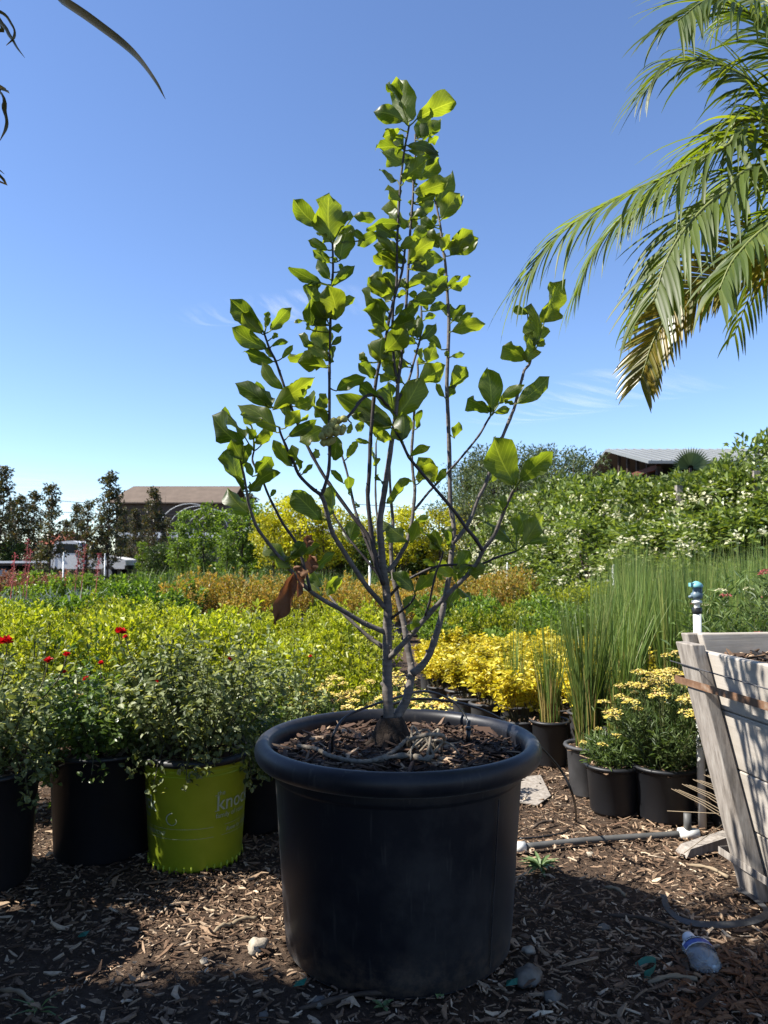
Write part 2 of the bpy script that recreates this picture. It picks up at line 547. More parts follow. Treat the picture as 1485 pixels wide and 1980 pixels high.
    tr.inputs[0].default_value = (.95, .95, .95, 1)
    df = t.n('BsdfDiffuse')
    df.inputs[0].default_value = (.95, .95, .95, 1)
    M['cirrus'] = t.done(t.mix(t.math('MULTIPLY', a, .38), t.n('BsdfTransparent').outputs[0], t.mix(.5, tr.outputs[0], df.outputs[0])))
mats()

# ------------------------------------------------------------------ foliage tools
def nrm(a):
    return a / np.maximum(np.linalg.norm(a, axis=-1, keepdims=True), 1e-9)

def leaf_quads(P, D, N, L, W, fold=.25, curl=.12):
    """folded two-triangle leaves"""
    n = len(P)
    D = nrm(D)
    S = nrm(np.cross(D, N))
    N = np.cross(S, D)
    L = np.broadcast_to(np.asarray(L, float), (n,))[:, None]
    W = np.broadcast_to(np.asarray(W, float), (n,))[:, None]
    V = np.empty((n, 4, 3))
    V[:, 0] = P
    V[:, 1] = P + D * L * .5 + S * W * .5 + N * W * fold
    V[:, 2] = P + D * L - N * L * curl
    V[:, 3] = P + D * L * .5 - S * W * .5 + N * W * fold
    b = np.arange(n)[:, None] * 4
    F = np.concatenate([b + np.array([[0, 1, 2]]), b + np.array([[0, 2, 3]])], 1).reshape(-1, 3)
    return V.reshape(-1, 3), F

def leaf_hex(P, D, N, L, W, fold=.2, curl=.15):
    """rounder leaves: six rim points round a folded midrib, four quads"""
    n = len(P)
    D = nrm(D)
    S = nrm(np.cross(D, N))
    N = np.cross(S, D)
    L = np.broadcast_to(np.asarray(L, float), (n,))[:, None]
    W = np.broadcast_to(np.asarray(W, float), (n,))[:, None]
    V = np.empty((n, 7, 3))
    V[:, 0] = P
    V[:, 1] = P + D * L * .35 + S * W * .46 + N * W * fold
    V[:, 2] = P + D * L * .7 + S * W * .4 + N * W * fold - N * L * curl * .5
    V[:, 3] = P + D * L - N * L * curl
    V[:, 4] = P + D * L * .7 - S * W * .4 + N * W * fold - N * L * curl * .5
    V[:, 5] = P + D * L * .35 - S * W * .46 + N * W * fold
    V[:, 6] = P + D * L * .5 - N * L * curl * .2
    b = np.arange(n)[:, None] * 7
    F = np.concatenate([b + np.array([[0, 1, 2, 6]]), b + np.array([[6, 2, 3, 4]]), b + np.array([[0, 6, 4, 5]])], 1).reshape(-1, 4)
    return V.reshape(-1, 3), F

def shrub(mb, seed, H, R, nst, lps, L, W, z0=0.0, base=.25, up=.35, mleaf=0, mstem=1, stem_r=.003, t0=.25, hexa=False, flat=.45, spray=.0):
    """canes from the base with leaves set along them; returns the cane tips"""
    g = np.random.default_rng(seed)
    tips = []
    PP, DD, NN = [], [], []
    for i in range(nst):
        a = g.uniform(0, 6.283)
        rr = R * math.sqrt(g.uniform(0, 1))
        h = H * (1 - flat * (rr / R) ** 2) * g.uniform(.78, 1.08)
        top = np.array([math.cos(a) * rr, math.sin(a) * rr, z0 + h])
        b0 = np.array([top[0] * base, top[1] * base, z0])
        mid = (b0 + top) / 2 + np.array([top[0] * .18, top[1] * .18, h * .12]) + g.normal(0, .03 * R, 3)
        ts = np.linspace(0, 1, 5)[:, None]
        pl = (1 - ts) ** 2 * b0 + 2 * ts * (1 - ts) * mid + ts ** 2 * top
        if stem_r > 0:
            mb.tube(pl, [stem_r * (1.3 - q) for q in np.linspace(0, 1, 5)], 3, mstem, False)
        tips.append(Vector(top))
        t = g.uniform(t0, 1.0, lps)[:, None]
        p = (1 - t) ** 2 * b0 + 2 * t * (1 - t) * mid + t ** 2 * top + g.normal(0, spray, (lps, 3))
        tg = nrm(2 * (1 - t) * (mid - b0) + 2 * t * (top - mid))
        d = g.normal(0, 1, (lps, 3))
        d = nrm(d - tg * np.sum(d * tg, 1, keepdims=True)) + tg * up * g.uniform(.3, 2.2, (lps, 1))
        PP.append(p); DD.append(d); NN.append(nrm(g.normal(0, .55, (lps, 3)) + np.array([0, 0, 1.0])))
    P, D, N = np.concatenate(PP), np.concatenate(DD), np.concatenate(NN)
    k = len(P)
    f = g.uniform(.6, 1.25, k)
    V, F = (leaf_hex if hexa else leaf_quads)(P, D, N, L * f, W * f)
    mb.arr(V, F, mleaf)
    return tips

def clumps(mb, seed, cents, per, rad, L, W, m=0, up=.2, hexa=False):
    g = np.random.default_rng(seed)
    C = np.repeat(np.array([tuple(c) for c in cents]), per, 0)
    n = len(C)
    o = nrm(g.normal(0, 1, (n, 3))) * (g.uniform(0, 1, (n, 1)) ** .45)
    R = np.repeat(np.array([rad] * len(cents)) if not hasattr(rad, '__len__') else np.array(rad), per)[:, None]
    P = C + o * R * np.array([1, 1, .8])
    D = o + g.normal(0, .6, (n, 3)) + np.array([0, 0, up])
    N = nrm(g.normal(0, .6, (n, 3)) + np.array([0, 0, 1.0]))
    f = g.uniform(.65, 1.25, n)
    V, F = (leaf_hex if hexa else leaf_quads)(P, D, N, L * f, W * f)
    mb.arr(V, F, m)

def pot_profile(r, h, rim=.012, taper=.86, lip=.03):
    rb = r * taper
    return [(rb * .5, .004), (rb * .93, .0), (rb, .012), (r * .965, h - lip), (r * .985, h - lip + .002), (r * .985, h - .012),
            (r + rim * .5, h - .012), (r + rim, h - .006), (r + rim * .8, h), (r, h + .002), (r - .006, h - .004), (r - .012, h - lip), (r * taper * .97, .05)]

def pot_meshes(r, h, mat, soil, name='pot', n=28, seed=0, dark=False):
    p = MB().lathe(pot_profile(r, h), n).mesh(name, mat, True)
    s = MB()
    zs = h - .028
    s.lathe([(r * .955, zs), (r * .5, zs + .006), (.001, zs + .010)], n)
    g = random.Random(seed)
    chips(s, [(g.uniform(-1, 1), g.uniform(-1, 1)) for _ in range(int(420 * (r / .12) ** 2))], g, zs + .008, r * .94, .022, 1)
    return p, s.mesh('mulch', [M['soil'], M['chip']])

def chips(mb, uv, g, z, scale, size, m=0, disc=True, zfun=None):
    for (u, v) in uv:
        if disc and u * u + v * v > .96:
            continue
        L = size * math.exp(g.gauss(0, .58))
        w = L * g.uniform(.14, .38)
        th = min(w * .5, g.uniform(.0012, .004))
        a, ti, ro = g.uniform(0, 6.283), g.gauss(0, .22), g.gauss(0, .4)
        x, y = u * scale, v * scale
        zz = (zfun(x, y) if zfun else z) + th * .5 + abs(math.sin(ti)) * L * .35 + g.uniform(0, .004)
        d = Vector((math.cos(a) * math.cos(ti), math.sin(a) * math.cos(ti), math.sin(ti)))
        s = Vector((-math.sin(a), math.cos(a), 0))
        s = (s * math.cos(ro) + d.cross(s) * math.sin(ro))
        nn = d.cross(s)
        c = Vector((x, y, zz))
        k = g.uniform(.35, 1.0)
        e0, e1, bo = g.uniform(.1, .7), g.uniform(.05, .5), s * w * g.uniform(-.6, .6)
        V = [c - d * L / 2 - s * w / 2 * e0, c - s * w / 2 * k + bo, c + d * L / 2 - s * w / 2 * e1, c + d * L / 2 + s * w / 2 * e1, c + s * w / 2 + bo, c - d * L / 2 + s * w / 2 * e0]
        T = [q + nn * th for q in V]
        mb.add(V + T, [(6, 7, 10, 11), (7, 8, 9, 10), (0, 1, 7, 6), (1, 2, 8, 7), (3, 4, 10, 9), (4, 5, 11, 10)], m)

# ------------------------------------------------------------------ the setting: ground, litter, thin cloud
def ground():
    g = MB()
    V, F = [], []
    xs = [-3000, -400, -80, -20, -6] + [i * .25 for i in range(-12, 13)] + [6, 20, 80, 400, 3000]
    ys = [-3000, -300, -20, -2, .5] + [1 + i * .2 for i in range(16)] + [5, 8, 14, 30, 100, 500, 4000]
    for y in ys:
        for x in xs:
            near = abs(x) <= 3 and 1 <= y <= 4
            V.append((x, y, (.006 * math.sin(3.1 * x + 1.7 * y) + .005 * math.sin(5.3 * y - 2 * x) - .008) if near else -.008))
    nx = len(xs)
    for j in range(len(ys) - 1):
        for i in range(nx - 1):
            F.append((j * nx + i, j * nx + i + 1, (j + 1) * nx + i + 1, (j + 1) * nx + i))
    setting(g.add(V, F).build('ground', M['soil'], None, True))
    r = random.Random(11)
    c = MB()
    pts = []
    tx, ty = .034, 1.91
    while len(pts) < 76000:
        y = 1.05 + 3.1 * r.random() ** 1.25
        x = r.uniform(-.62 * y - .25, .62 * y + .3)
        if (x - tx) ** 2 + (y - ty) ** 2 < .262 ** 2:
            continue
        dens = .45 + .55 * (.5 + .5 * math.sin(3.7 * x + 2.1 * y + 1.2) * math.sin(4.9 * y - 1.3 * x))
        if y < 1.85 and x < -.1:
            dens *= .55
        if r.random() > dens:
            continue
        pts.append((x, y))
    chips(c, pts, r, .001, 1.0, .0112, 0, False)
    stuff(c.build('wood_chip_mulch', M['chip']))
    bpy.data.objects['wood_chip_mulch']['label'] = 'brown wood chip mulch strewn over the bare soil'
    bpy.data.objects['wood_chip_mulch']['category'] = 'mulch'
ground()

def cloud(px, py, wpx, hpx, alt, rot=0.0):
    c = at(px, py, 1.0) - Vector((0, 0, CAMZ))
    c = c * (alt / c.z)
    k = c.y / FPX
    w = wpx * k
    dy = hpx / FPX * c.y * c.y / alt
    me = bpy.data.meshes.new('cloud')
    n = 8
    V, F, U = [], [], []
    for j in range(n + 1):
        for i in range(n + 1):
            u, v = i / n, j / n
            V.append(((u - .5) * w, (v - .5) * dy, 25 * math.sin(5 * u + 3 * v)))
            U.append((u, v))
    for j in range(n):
        for i in range(n):
            a = j * (n + 1) + i
            F.append((a, a + 1, a + n + 2, a + n + 1))
    me.from_pydata(V, [], F)
    uv = me.uv_layers.new(name='UVMap')
    for lp in me.loops:
        uv.data[lp.index].uv = U[lp.vertex_index]
    me.materials.append(M['cirrus'])
    o = link('cloud', me, None, c, rot)
    setting(o)
cloud(1115, 775, 300, 130, 900, .5)
cloud(530, 600, 160, 150, 1500, 1.2)
cloud(90, 950, 420, 90, 700, .1)

# ------------------------------------------------------------------ the black tub and the magnolia
TUB = Vector((.034, 1.91, 0))
def tub():
    t = thing('nursery_tub', 'large round black plastic tub with thick rolled rim holding the magnolia', 'pot', TUB)
    b = MB()
    b.lathe([(.12, .003), (.262, .0), (.270, .010), (.274, .04), (.300, .398), (.3005, .402), (.305, .405), (.305, .409), (.313, .452), (.310, .456)], 96)
    b.build('body', M['tub'], t, True)
    r = MB()
    prof = []
    for k in range(17):
        q = math.radians(-115 + 300 * k / 16)
        prof.append((.329 + .0205 * math.cos(q), .4585 + .0265 * math.sin(q)))
    r.lathe(prof + [(.309, .440), (.300, .40)], 96)
    r.build('rim', M['tub'], t, True)
    for a in (2.35, 5.5):
        q = MB()
        q.tube([((.2745 + .0795 * z) * math.cos(a), (.2745 + .0795 * z) * math.sin(a), z) for z in (.03, .13, .24, .35, .396)], .0016, 5)
        q.build('mould_seam', M['tub'], t, True)
    s = MB()
    s.lathe([(.306, .444), (.25, .452), (.12, .458), (.001, .462)], 40)
    g = random.Random(5)
    def zf(x, y):
        q = math.hypot(x, y)
        return .444 + (.306 - q) / .306 * .018
    chips(s, [(g.uniform(-1, 1), g.uniform(-1, 1)) for _ in range(6500)], g, 0, .303, .0175, 1, True, zf)
    stuff(s.build('mulch', [M['soil'], M['darkchip']], t))
tub()

CR = {'A': (680, 140, .16835), 'B': (680, 400, .16835), 'C': (550, 360, .18182), 'D': (400, 560, .16835), 'E': (400, 800, .16835),
      'F': (640, 680, .16835), 'G': (860, 540, .16835), 'H': (830, 800, .16835), 'I': (500, 1000, .16835), 'J': (680, 920, .18855)}
# limbs traced as full-picture points with a depth at the start and at the end, and a thickness in pixels
LIMB = {
 'trunk': ([(757, 1432), (752, 1385), (749, 1330), (749, 1270), (749, 1221), (750, 1180), (748, 1150), (744, 1120), (740, 1090), (737, 1052), (734, 1014), (739, 977), (745, 939), (751, 899), (758, 850), (764, 812), (768, 770), (769, 742)], 1.91, 1.88, 20, 6.5),
 'second_stem': ([(762, 1420), (769, 1385), (785, 1355), (793, 1321), (796, 1300), (794, 1281), (788, 1250), (782, 1212), (776, 1184), (767, 1146), (759, 1100), (756, 1052), (760, 1014), (757, 977), (754, 930), (753, 880)], 1.91, 2.04, 18, 3.2),
 's1': ([(742, 1130), (727, 1090), (720, 1043), (715, 1005), (711, 958), (714, 916), (716, 857), (719, 815), (724, 761), (731, 714), (746, 654), (752, 619), (762, 577), (767, 543), (768, 467), (774, 359), (782, 291), (791, 244)], 1.89, 1.84, 9, 3.2),
 's2': ([(769, 745), (764, 715), (762, 700), (759, 636), (762, 580), (776, 531), (781, 501), (784, 470)], 1.88, 1.86, 5.5, 3.5),
 's3': ([(769, 745), (775, 700), (779, 660), (784, 619), (786, 577), (788, 543), (790, 509), (793, 450), (797, 400), (799, 370), (800, 330), (803, 300), (803, 260)], 1.88, 1.96, 6, 3),
 's4': ([(796, 1303), (816, 1287), (832, 1261), (845, 1222), (853, 1193), (861, 1156), (869, 1109), (873, 1071), (877, 1033), (876, 1005), (871, 977), (869, 882), (866, 798), (864, 747), (866, 690), (868, 627), (866, 585), (863, 535), (860, 501), (855, 476), (852, 442), (847, 413), (841, 388)], 1.92, 2.05, 13, 3),
 's6': ([(748, 1105), (763, 1090), (778, 1065), (786, 1052), (791, 1033), (797, 1005), (801, 967), (802, 943), (799, 920), (796, 875), (799, 831), (801, 798), (803, 756), (808, 724), (807, 697)], 1.90, 1.98, 8, 3.2),
 's6a': ([(769, 775), (780, 755), (791, 733), (800, 700), (808, 672), (813, 650), (815, 610), (813, 577)], 1.88, 1.97, 4.5, 2.8),
 's7': ([(801, 986), (812, 973), (827, 954), (839, 941), (863, 916), (894, 882), (926, 842), (940, 818), (948, 805)], 1.93, 1.99, 4.5, 3.2),
 's8': ([(752, 1272), (765, 1260), (793, 1230), (816, 1203), (850, 1165), (884, 1131), (916, 1099), (934, 1065), (955, 1036), (968, 1005), (978, 980), (988, 958), (993, 948)], 1.90, 1.72, 10.5, 5),
 's9': ([(933, 1064), (917, 1039), (901, 1020), (879, 989), (840, 943), (817, 916), (791, 884), (778, 857), (763, 831)], 1.76, 1.70, 6.5, 4.5),
 's10': ([(877, 1049), (889, 1036), (900, 1021), (911, 1001), (925, 963), (938, 938), (948, 909), (970, 849), (990, 800), (995, 787), (1003, 755), (1010, 730), (1014, 716), (1023, 705), (1027, 692)], 1.96, 2.0, 7.5, 4),
 's11': ([(750, 1157), (774, 1131), (801, 1114), (842, 1096), (880, 1092), (923, 1093), (960, 1078), (998, 1066)], 1.90, 1.84, 5, 3.6),
 's12': ([(752, 1199), (778, 1180), (795, 1165), (803, 1150)], 1.90, 1.86, 4.5, 3.2),
 's13': ([(822, 1190), (831, 1163), (835, 1142), (844, 1105), (852, 1085), (857, 1066)], 1.84, 1.80, 4, 2.8),
 'l1': ([(744, 1222), (702, 1204), (662, 1180), (625, 1160), (594, 1138), (567, 1109), (549, 1088), (518, 1049), (496, 1018), (482, 978), (478, 956), (472, 921), (467, 900), (464, 884)], 1.90, 1.76, 9, 3.2),
 'l2': ([(745, 1254), (710, 1229), (668, 1190), (655, 1175), (638, 1153)], 1.92, 1.98, 8, 3.2),
 'l3': ([(744, 1175), (730, 1158), (710, 1135), (685, 1098), (662, 1062), (643, 1030), (633, 995), (627, 972), (620, 956)], 1.90, 1.82, 9, 7.5),
 'l3a': ([(621, 957), (602, 943), (578, 918), (568, 894), (555, 867), (543, 839), (540, 826)], 1.82, 1.78, 7, 3.4),
 'l3b': ([(621, 957), (626, 946), (634, 918), (637, 890), (637, 840), (637, 780), (637, 720), (638, 669), (639, 614), (642, 551), (644, 518), (643, 470)], 1.82, 1.80, 6.5, 3.4),
 'l4': ([(739, 1118), (722, 1080), (706, 1040), (695, 1010), (685, 980), (676, 935), (667, 899), (656, 865)], 1.91, 2.02, 6.5, 3),
 'l5': ([(738, 1112), (722, 1060), (708, 1031), (680, 995), (642, 943), (625, 918), (604, 881), (585, 842), (566, 795), (548, 742), (533, 698), (521, 674), (511, 645)], 1.91, 1.98, 8, 3.2),
 'l6': ([(600, 1142), (588, 1095), (572, 1049), (548, 1014), (531, 982), (518, 955), (508, 930), (494, 904), (488, 889), (491, 872)], 1.83, 1.86, 5.5, 3),
 'l7': ([(735, 1116), (715, 1091), (687, 1057), (673, 1039), (648, 1000), (637, 978)], 1.90, 1.95, 4.5, 2.6),
 's14': ([(737, 1022), (730, 1001), (727, 975), (726, 939), (727, 899), (727, 857)], 1.90, 1.97, 4, 2.6),
 's16': ([(763, 800), (745, 780), (735, 768), (715, 763), (697, 775), (685, 792), (671, 808)], 1.88, 1.74, 5, 5),
}
LEAF = {
 'A': [(660,610,535,105,270,'p'),(750,530,1170,400,230,'g'),(600,560,285,445,170,''),(560,330,395,165,120,'d'),(560,650,370,730,100,'g'),(610,860,315,830,140,'g'),(590,1060,395,880,150,''),(815,780,925,540,130,'d'),(760,770,860,500,110,'g'),(635,840,985,880,100,''),(665,890,960,940,120,'d'),(870,810,990,770,100,'g'),(650,1150,740,975,130,'g'),(730,1130,940,945,90,'g'),(525,1240,305,1165,80,'d'),(590,1280,640,1120,50,'g'),(570,1470,440,1290,130,''),(740,1310,670,1140,80,'g'),(900,1390,730,1390,90,''),(1010,1540,1150,1145,220,'d'),(975,1430,950,1170,110,''),(1060,1650,1285,1410,60,''),(640,1780,510,1460,200,'g'),(700,1800,740,1600,110,'d'),(780,1680,905,1545,70,''),(20,1650,250,1680,110,''),(560,1740,400,1620,100,''),(560,1750,215,1740,50,'g'),(960,1780,800,1690,120,''),(940,1760,960,1650,60,'d'),(730,1500,650,1490,50,''),(760,1520,830,1500,50,'')],
 'B': [(570,370,335,260,110,''),(340,300,100,440,120,''),(150,380,20,290,80,'d'),(490,530,310,350,90,''),(1010,460,790,160,140,'d'),(650,620,930,410,140,'g'),(1060,600,860,550,120,''),(1130,560,1365,300,180,''),(1030,500,1130,330,120,'g'),(640,660,770,590,50,'g'),(700,720,800,620,110,'d'),(860,740,880,610,80,'g'),(600,620,505,570,60,'d'),(560,700,375,620,50,'d'),(490,990,260,750,120,''),(640,950,550,850,80,''),(610,950,840,810,60,'g'),(1060,960,790,770,150,'d'),(980,800,1060,720,70,'g'),(1090,920,1230,790,60,''),(820,940,970,910,70,'d'),(520,1030,620,990,70,'g'),(650,1000,740,990,90,'g'),(850,1090,870,980,50,'g'),(870,1190,840,1090,60,''),(890,1190,1075,1130,90,''),(830,1300,960,1255,60,'g'),(1120,1280,1150,1120,150,'d'),(1150,1320,1290,1150,90,''),(1170,1310,1395,1225,40,''),(480,1380,770,1130,110,''),(640,1150,750,1080,90,''),(440,1300,340,1250,50,'d'),(390,1410,245,1370,50,'d'),(370,1510,195,1430,40,''),(330,1790,360,1520,200,''),(190,1790,85,1700,60,''),(540,1570,540,1350,110,'g'),(700,1500,640,1320,90,'g'),(760,1520,760,1260,100,'p'),(740,1560,610,1540,140,'g'),(800,1800,820,1630,110,'g'),(860,1790,970,1580,140,'g'),(1030,1640,850,1460,50,''),(1110,1720,1080,1660,60,'d'),(1150,1720,1310,1670,60,'g'),(500,1250,590,1110,60,''),(520,1750,570,1560,100,'p')],
 'C': [(495,590,440,150,300,''),(380,430,130,180,170,''),(500,580,380,470,110,'d'),(630,380,690,270,90,'d'),(590,790,655,420,210,'d'),(460,680,260,590,85,''),(490,760,445,760,40,'d'),(520,800,560,760,50,'d'),(400,1030,95,860,90,'d'),(400,1040,220,1050,80,''),(500,1060,730,885,65,'g'),(600,900,610,830,60,'d'),(550,1420,470,1080,220,''),(480,1360,390,1180,110,'d'),(290,1480,300,1090,200,'g'),(200,1430,115,1440,40,'g'),(290,1530,235,1470,50,'d'),(310,1480,420,1310,150,'d'),(420,1800,420,1430,190,''),(500,1520,600,1500,80,'d'),(350,1740,140,1610,70,''),(410,1900,130,1740,120,'g'),(500,1690,600,1610,60,''),(490,1880,555,1720,70,'g'),(450,1860,470,1680,60,'g')],
 'D': [(650,480,305,140,190,'g'),(620,440,255,265,70,'d'),(700,680,330,470,170,''),(680,430,690,270,80,'d'),(680,400,730,320,40,'d'),(735,470,905,230,130,'g'),(740,560,800,510,50,'p'),(740,650,920,605,60,'g'),(860,790,965,650,50,'d'),(760,780,650,680,40,''),(880,1150,645,870,100,'g'),(910,1150,1045,1055,70,'g'),(750,1360,345,1100,160,''),(740,1350,570,1100,180,'g'),(755,1380,1200,1100,140,''),(970,1320,1160,1120,90,'g'),(800,1640,430,1300,190,'d'),(640,1500,420,1420,100,''),(530,1640,490,1450,50,'g'),(440,1700,230,1370,130,''),(410,1790,45,1490,180,'g'),(540,1720,450,1600,90,'d'),(550,1750,700,1650,120,'d'),(620,1790,740,1600,110,'g'),(890,1440,940,1270,120,''),(900,1590,1080,1420,150,'g'),(1070,1520,1155,1420,40,'g'),(930,1690,1230,1500,110,'d'),(1380,1560,1130,1300,270,'d'),(1290,1390,1390,1200,130,''),(1340,1590,1090,1740,200,'d')],
 'E': [(410,890,215,450,240,'g'),(400,520,290,320,150,'g'),(410,570,450,350,110,'g'),(480,1150,275,850,160,'g'),(560,680,720,500,150,'g'),(520,720,480,560,80,''),(510,890,740,640,160,'g'),(500,900,520,780,60,'d'),(730,950,790,880,50,'d'),(980,600,780,330,130,'d'),(960,580,980,460,80,'d'),(1070,640,960,400,80,'p'),(1000,590,1090,540,40,'d'),(1100,690,1200,590,40,'g'),(1230,510,1300,420,90,''),(1310,1220,1045,890,220,''),(1400,1170,1470,840,140,''),(950,1740,740,1480,120,''),(960,1640,1090,1490,140,'d')],
 'F': [(420,120,320,40,60,''),(60,450,370,295,130,''),(540,510,360,360,130,''),(700,320,550,220,80,'p'),(740,310,690,120,90,'g'),(740,760,985,310,250,''),(720,770,680,380,150,'g'),(700,880,350,640,170,'d'),(720,850,110,530,150,'d'),(820,1020,820,720,170,'d'),(820,1030,710,900,90,'g'),(450,800,250,740,90,''),(380,800,310,910,80,''),(235,820,190,930,60,'d'),(440,1050,280,1020,50,'g'),(690,1020,530,940,110,'g'),(530,1000,500,860,80,'g'),(180,1230,295,1060,80,''),(525,1310,430,1150,80,'g'),(140,1510,10,1370,60,''),(200,1630,180,1440,80,'g'),(600,1510,555,1410,50,'g'),(640,1740,895,1520,100,'g'),(990,880,1020,680,70,'g'),(910,1200,1130,1080,50,'d'),(1190,1510,1030,1230,170,'d'),(1010,1510,1040,1380,70,'d'),(1210,1500,1340,1350,80,'d'),(940,1490,840,1460,40,''),(1310,530,1200,385,40,''),(1340,540,1440,400,90,'g'),(900,180,830,120,30,''),(60,960,30,1220,150,'d'),(330,1780,290,1720,50,''),(960,510,975,440,40,'g')],
 'G': [(960,950,950,650,170,'d'),(930,920,705,770,210,'d'),(1040,760,1080,270,210,''),(1140,500,1290,70,190,'g'),(950,400,800,330,90,'d'),(1060,770,1130,700,90,''),(830,1430,1205,1130,90,''),(530,1540,500,1085,210,'d'),(520,1520,315,1360,130,'g'),(620,1430,890,1230,110,''),(570,1530,735,1490,80,''),(680,1390,770,1445,40,'')],
 'H': [(990,820,730,330,330,'d'),(1040,780,1370,450,190,''),(1060,750,1310,580,100,'d'),(690,790,750,690,50,'g'),(600,740,530,670,40,'d'),(290,280,340,125,90,'g'),(790,1110,650,1060,80,'d'),(940,1480,740,1200,130,''),(1000,1390,1150,1170,150,'g'),(1090,1500,1360,1210,180,''),(1130,1490,1370,1450,70,'d'),(850,1100,850,950,70,''),(310,1780,460,1590,120,''),(160,1590,60,1330,120,'p'),(220,1530,230,1370,70,'g'),(130,1570,0,1400,50,'')],
 'I': [(360,580,150,290,120,''),(370,480,490,310,120,'d'),(500,420,690,340,80,'p'),(650,600,870,455,70,'g'),(740,820,620,600,80,''),(730,900,540,680,110,''),(780,900,960,720,80,''),(770,850,890,680,80,''),(1050,310,1130,50,150,''),(350,640,280,640,80,'p')],
 'J': [(570,670,370,440,120,''),(600,690,700,490,110,'p'),(630,500,780,420,60,''),(870,700,700,570,60,''),(960,640,990,520,100,'p'),(640,1180,430,1020,130,'p'),(650,1190,860,1040,110,''),(1070,1000,1210,780,120,''),(860,930,735,865,40,''),(1040,1030,880,880,110,'d'),(1070,1090,1060,1000,40,''),(1100,1060,1200,940,90,'g'),(1200,1010,1370,960,110,'g'),(1090,1160,1240,1230,130,'p'),(990,1350,1080,1170,110,''),(950,1060,870,990,90,''),(550,1430,640,1240,100,'g'),(660,1350,700,1290,60,''),(600,1600,640,1430,90,'g')],
}
DRY = [(400, 640, 200, 1240, 150), (410, 560, 520, 740, 110), (600, 440, 590, 650, 110), (560, 215, 560, 350, 90), (450, 700, 470, 920, 60)]

def leaf_mesh(P0, B, T, nrmv, W, seed, curl=.10, fold=.16, mat='magleaf', wav=.19, pet=.0022, crumple=0.0):
    """one blade with its stalk; P0 is where the stalk leaves the twig"""
    g = random.Random(seed)
    a = T - B
    L = a.length
    a.normalize()
    s = a.cross(nrmv).normalized()
    n = s.cross(a).normalized()
    R, C = (10, 7) if not crumple else (20, 9)
    V, F, U = [], [], []
    ph = g.uniform(0, 6)
    wid = g.uniform(.5, .66)
    bite = [(g.uniform(.25, .95), g.choice((-1, 1)), g.uniform(.02, .06), g.uniform(.1, .35)) for _ in range(g.choice((0, 0, 0, 1, 2)))]
    bend = g.uniform(-.16, .16)
    twist = g.uniform(-.5, .5)
    for i in range(R + 1):
        u = i / R
        ea, eb = .42 + wid * .5, .50
        um = ea / (ea + eb)
        w = (u ** ea) * max(0, (1 - u)) ** eb / (um ** ea * (1 - um) ** eb) * .5 * W
        w *= 1 + .07 * math.sin(13 * u + ph) * min(1, 4 * u)
        if u > .80:
            q = (u - .80) / .20
            w *= (1 - q) ** .55 * .9 + .1 * (1 - q)
        for j in range(C):
            v = -1 + 2 * j / (C - 1)
            ww = w
            for (bu, bs, br, bd) in bite:
                if bs * v > 0 and abs(u - bu) < br * 1.6:
                    ww = w * (1 - bd * (1 - abs(u - bu) / (br * 1.6)) * abs(v))
            side = v * ww + bend * L * math.sin(math.pi * u) * .5
            up = fold * abs(v) ** 1.3 * w * 1.2 - curl * L * u * u + wav * W * (math.sin(7 * u + ph + (1.7 if v > 0 else 0)) + .5 * math.sin(15 * u + ph * 2 + v)) * v * v
            ca, sa = math.cos(twist * u), math.sin(twist * u)
            cr = crumple * W * (math.sin(11.3 * u + 5.1 * v + seed) * .5 + math.sin(23 * u * (1 + .2 * v) + seed * 1.7) * .3)
            V.append(B + a * (u * L + crumple * W * .4 * math.sin(9 * v + 6 * u)) + (s * ca + n * sa) * (side + cr) + (n * ca - s * sa) * (up + cr))
            U.append((.5 + v * .5, u))
    for i in range(R):
        for j in range(C - 1):
            k = i * C + j
            F.append((k, k + 1, k + C + 1, k + C))
    st = (P0 - B)
    nv = len(V)
    if st.length > .002:
        q = [P0, P0.lerp(B, .5) + Vector((0, 0, -.0015)), B, B + a * L * .12 + n * .0005]
        mb = MB().tube(q, [pet, pet * .8, pet * .8, pet * .4], 5, 0, False)
        V += [Vector(x) for x in mb.v]
        U += [(.5, .02)] * len(mb.v)
        F += [tuple(i + nv for i in f) for f in mb.f]
    me = bpy.data.meshes.new('leaf')
    me.from_pydata([tuple(p - P0) for p in V], [], F)
    uv = me.uv_layers.new(name='UVMap')
    for lp in me.loops:
        uv.data[lp.index].uv = U[lp.vertex_index]
    me.materials.append(M[mat])
    me.polygons.foreach_set('use_smooth', [True] * len(F))
    me.update()
    return me

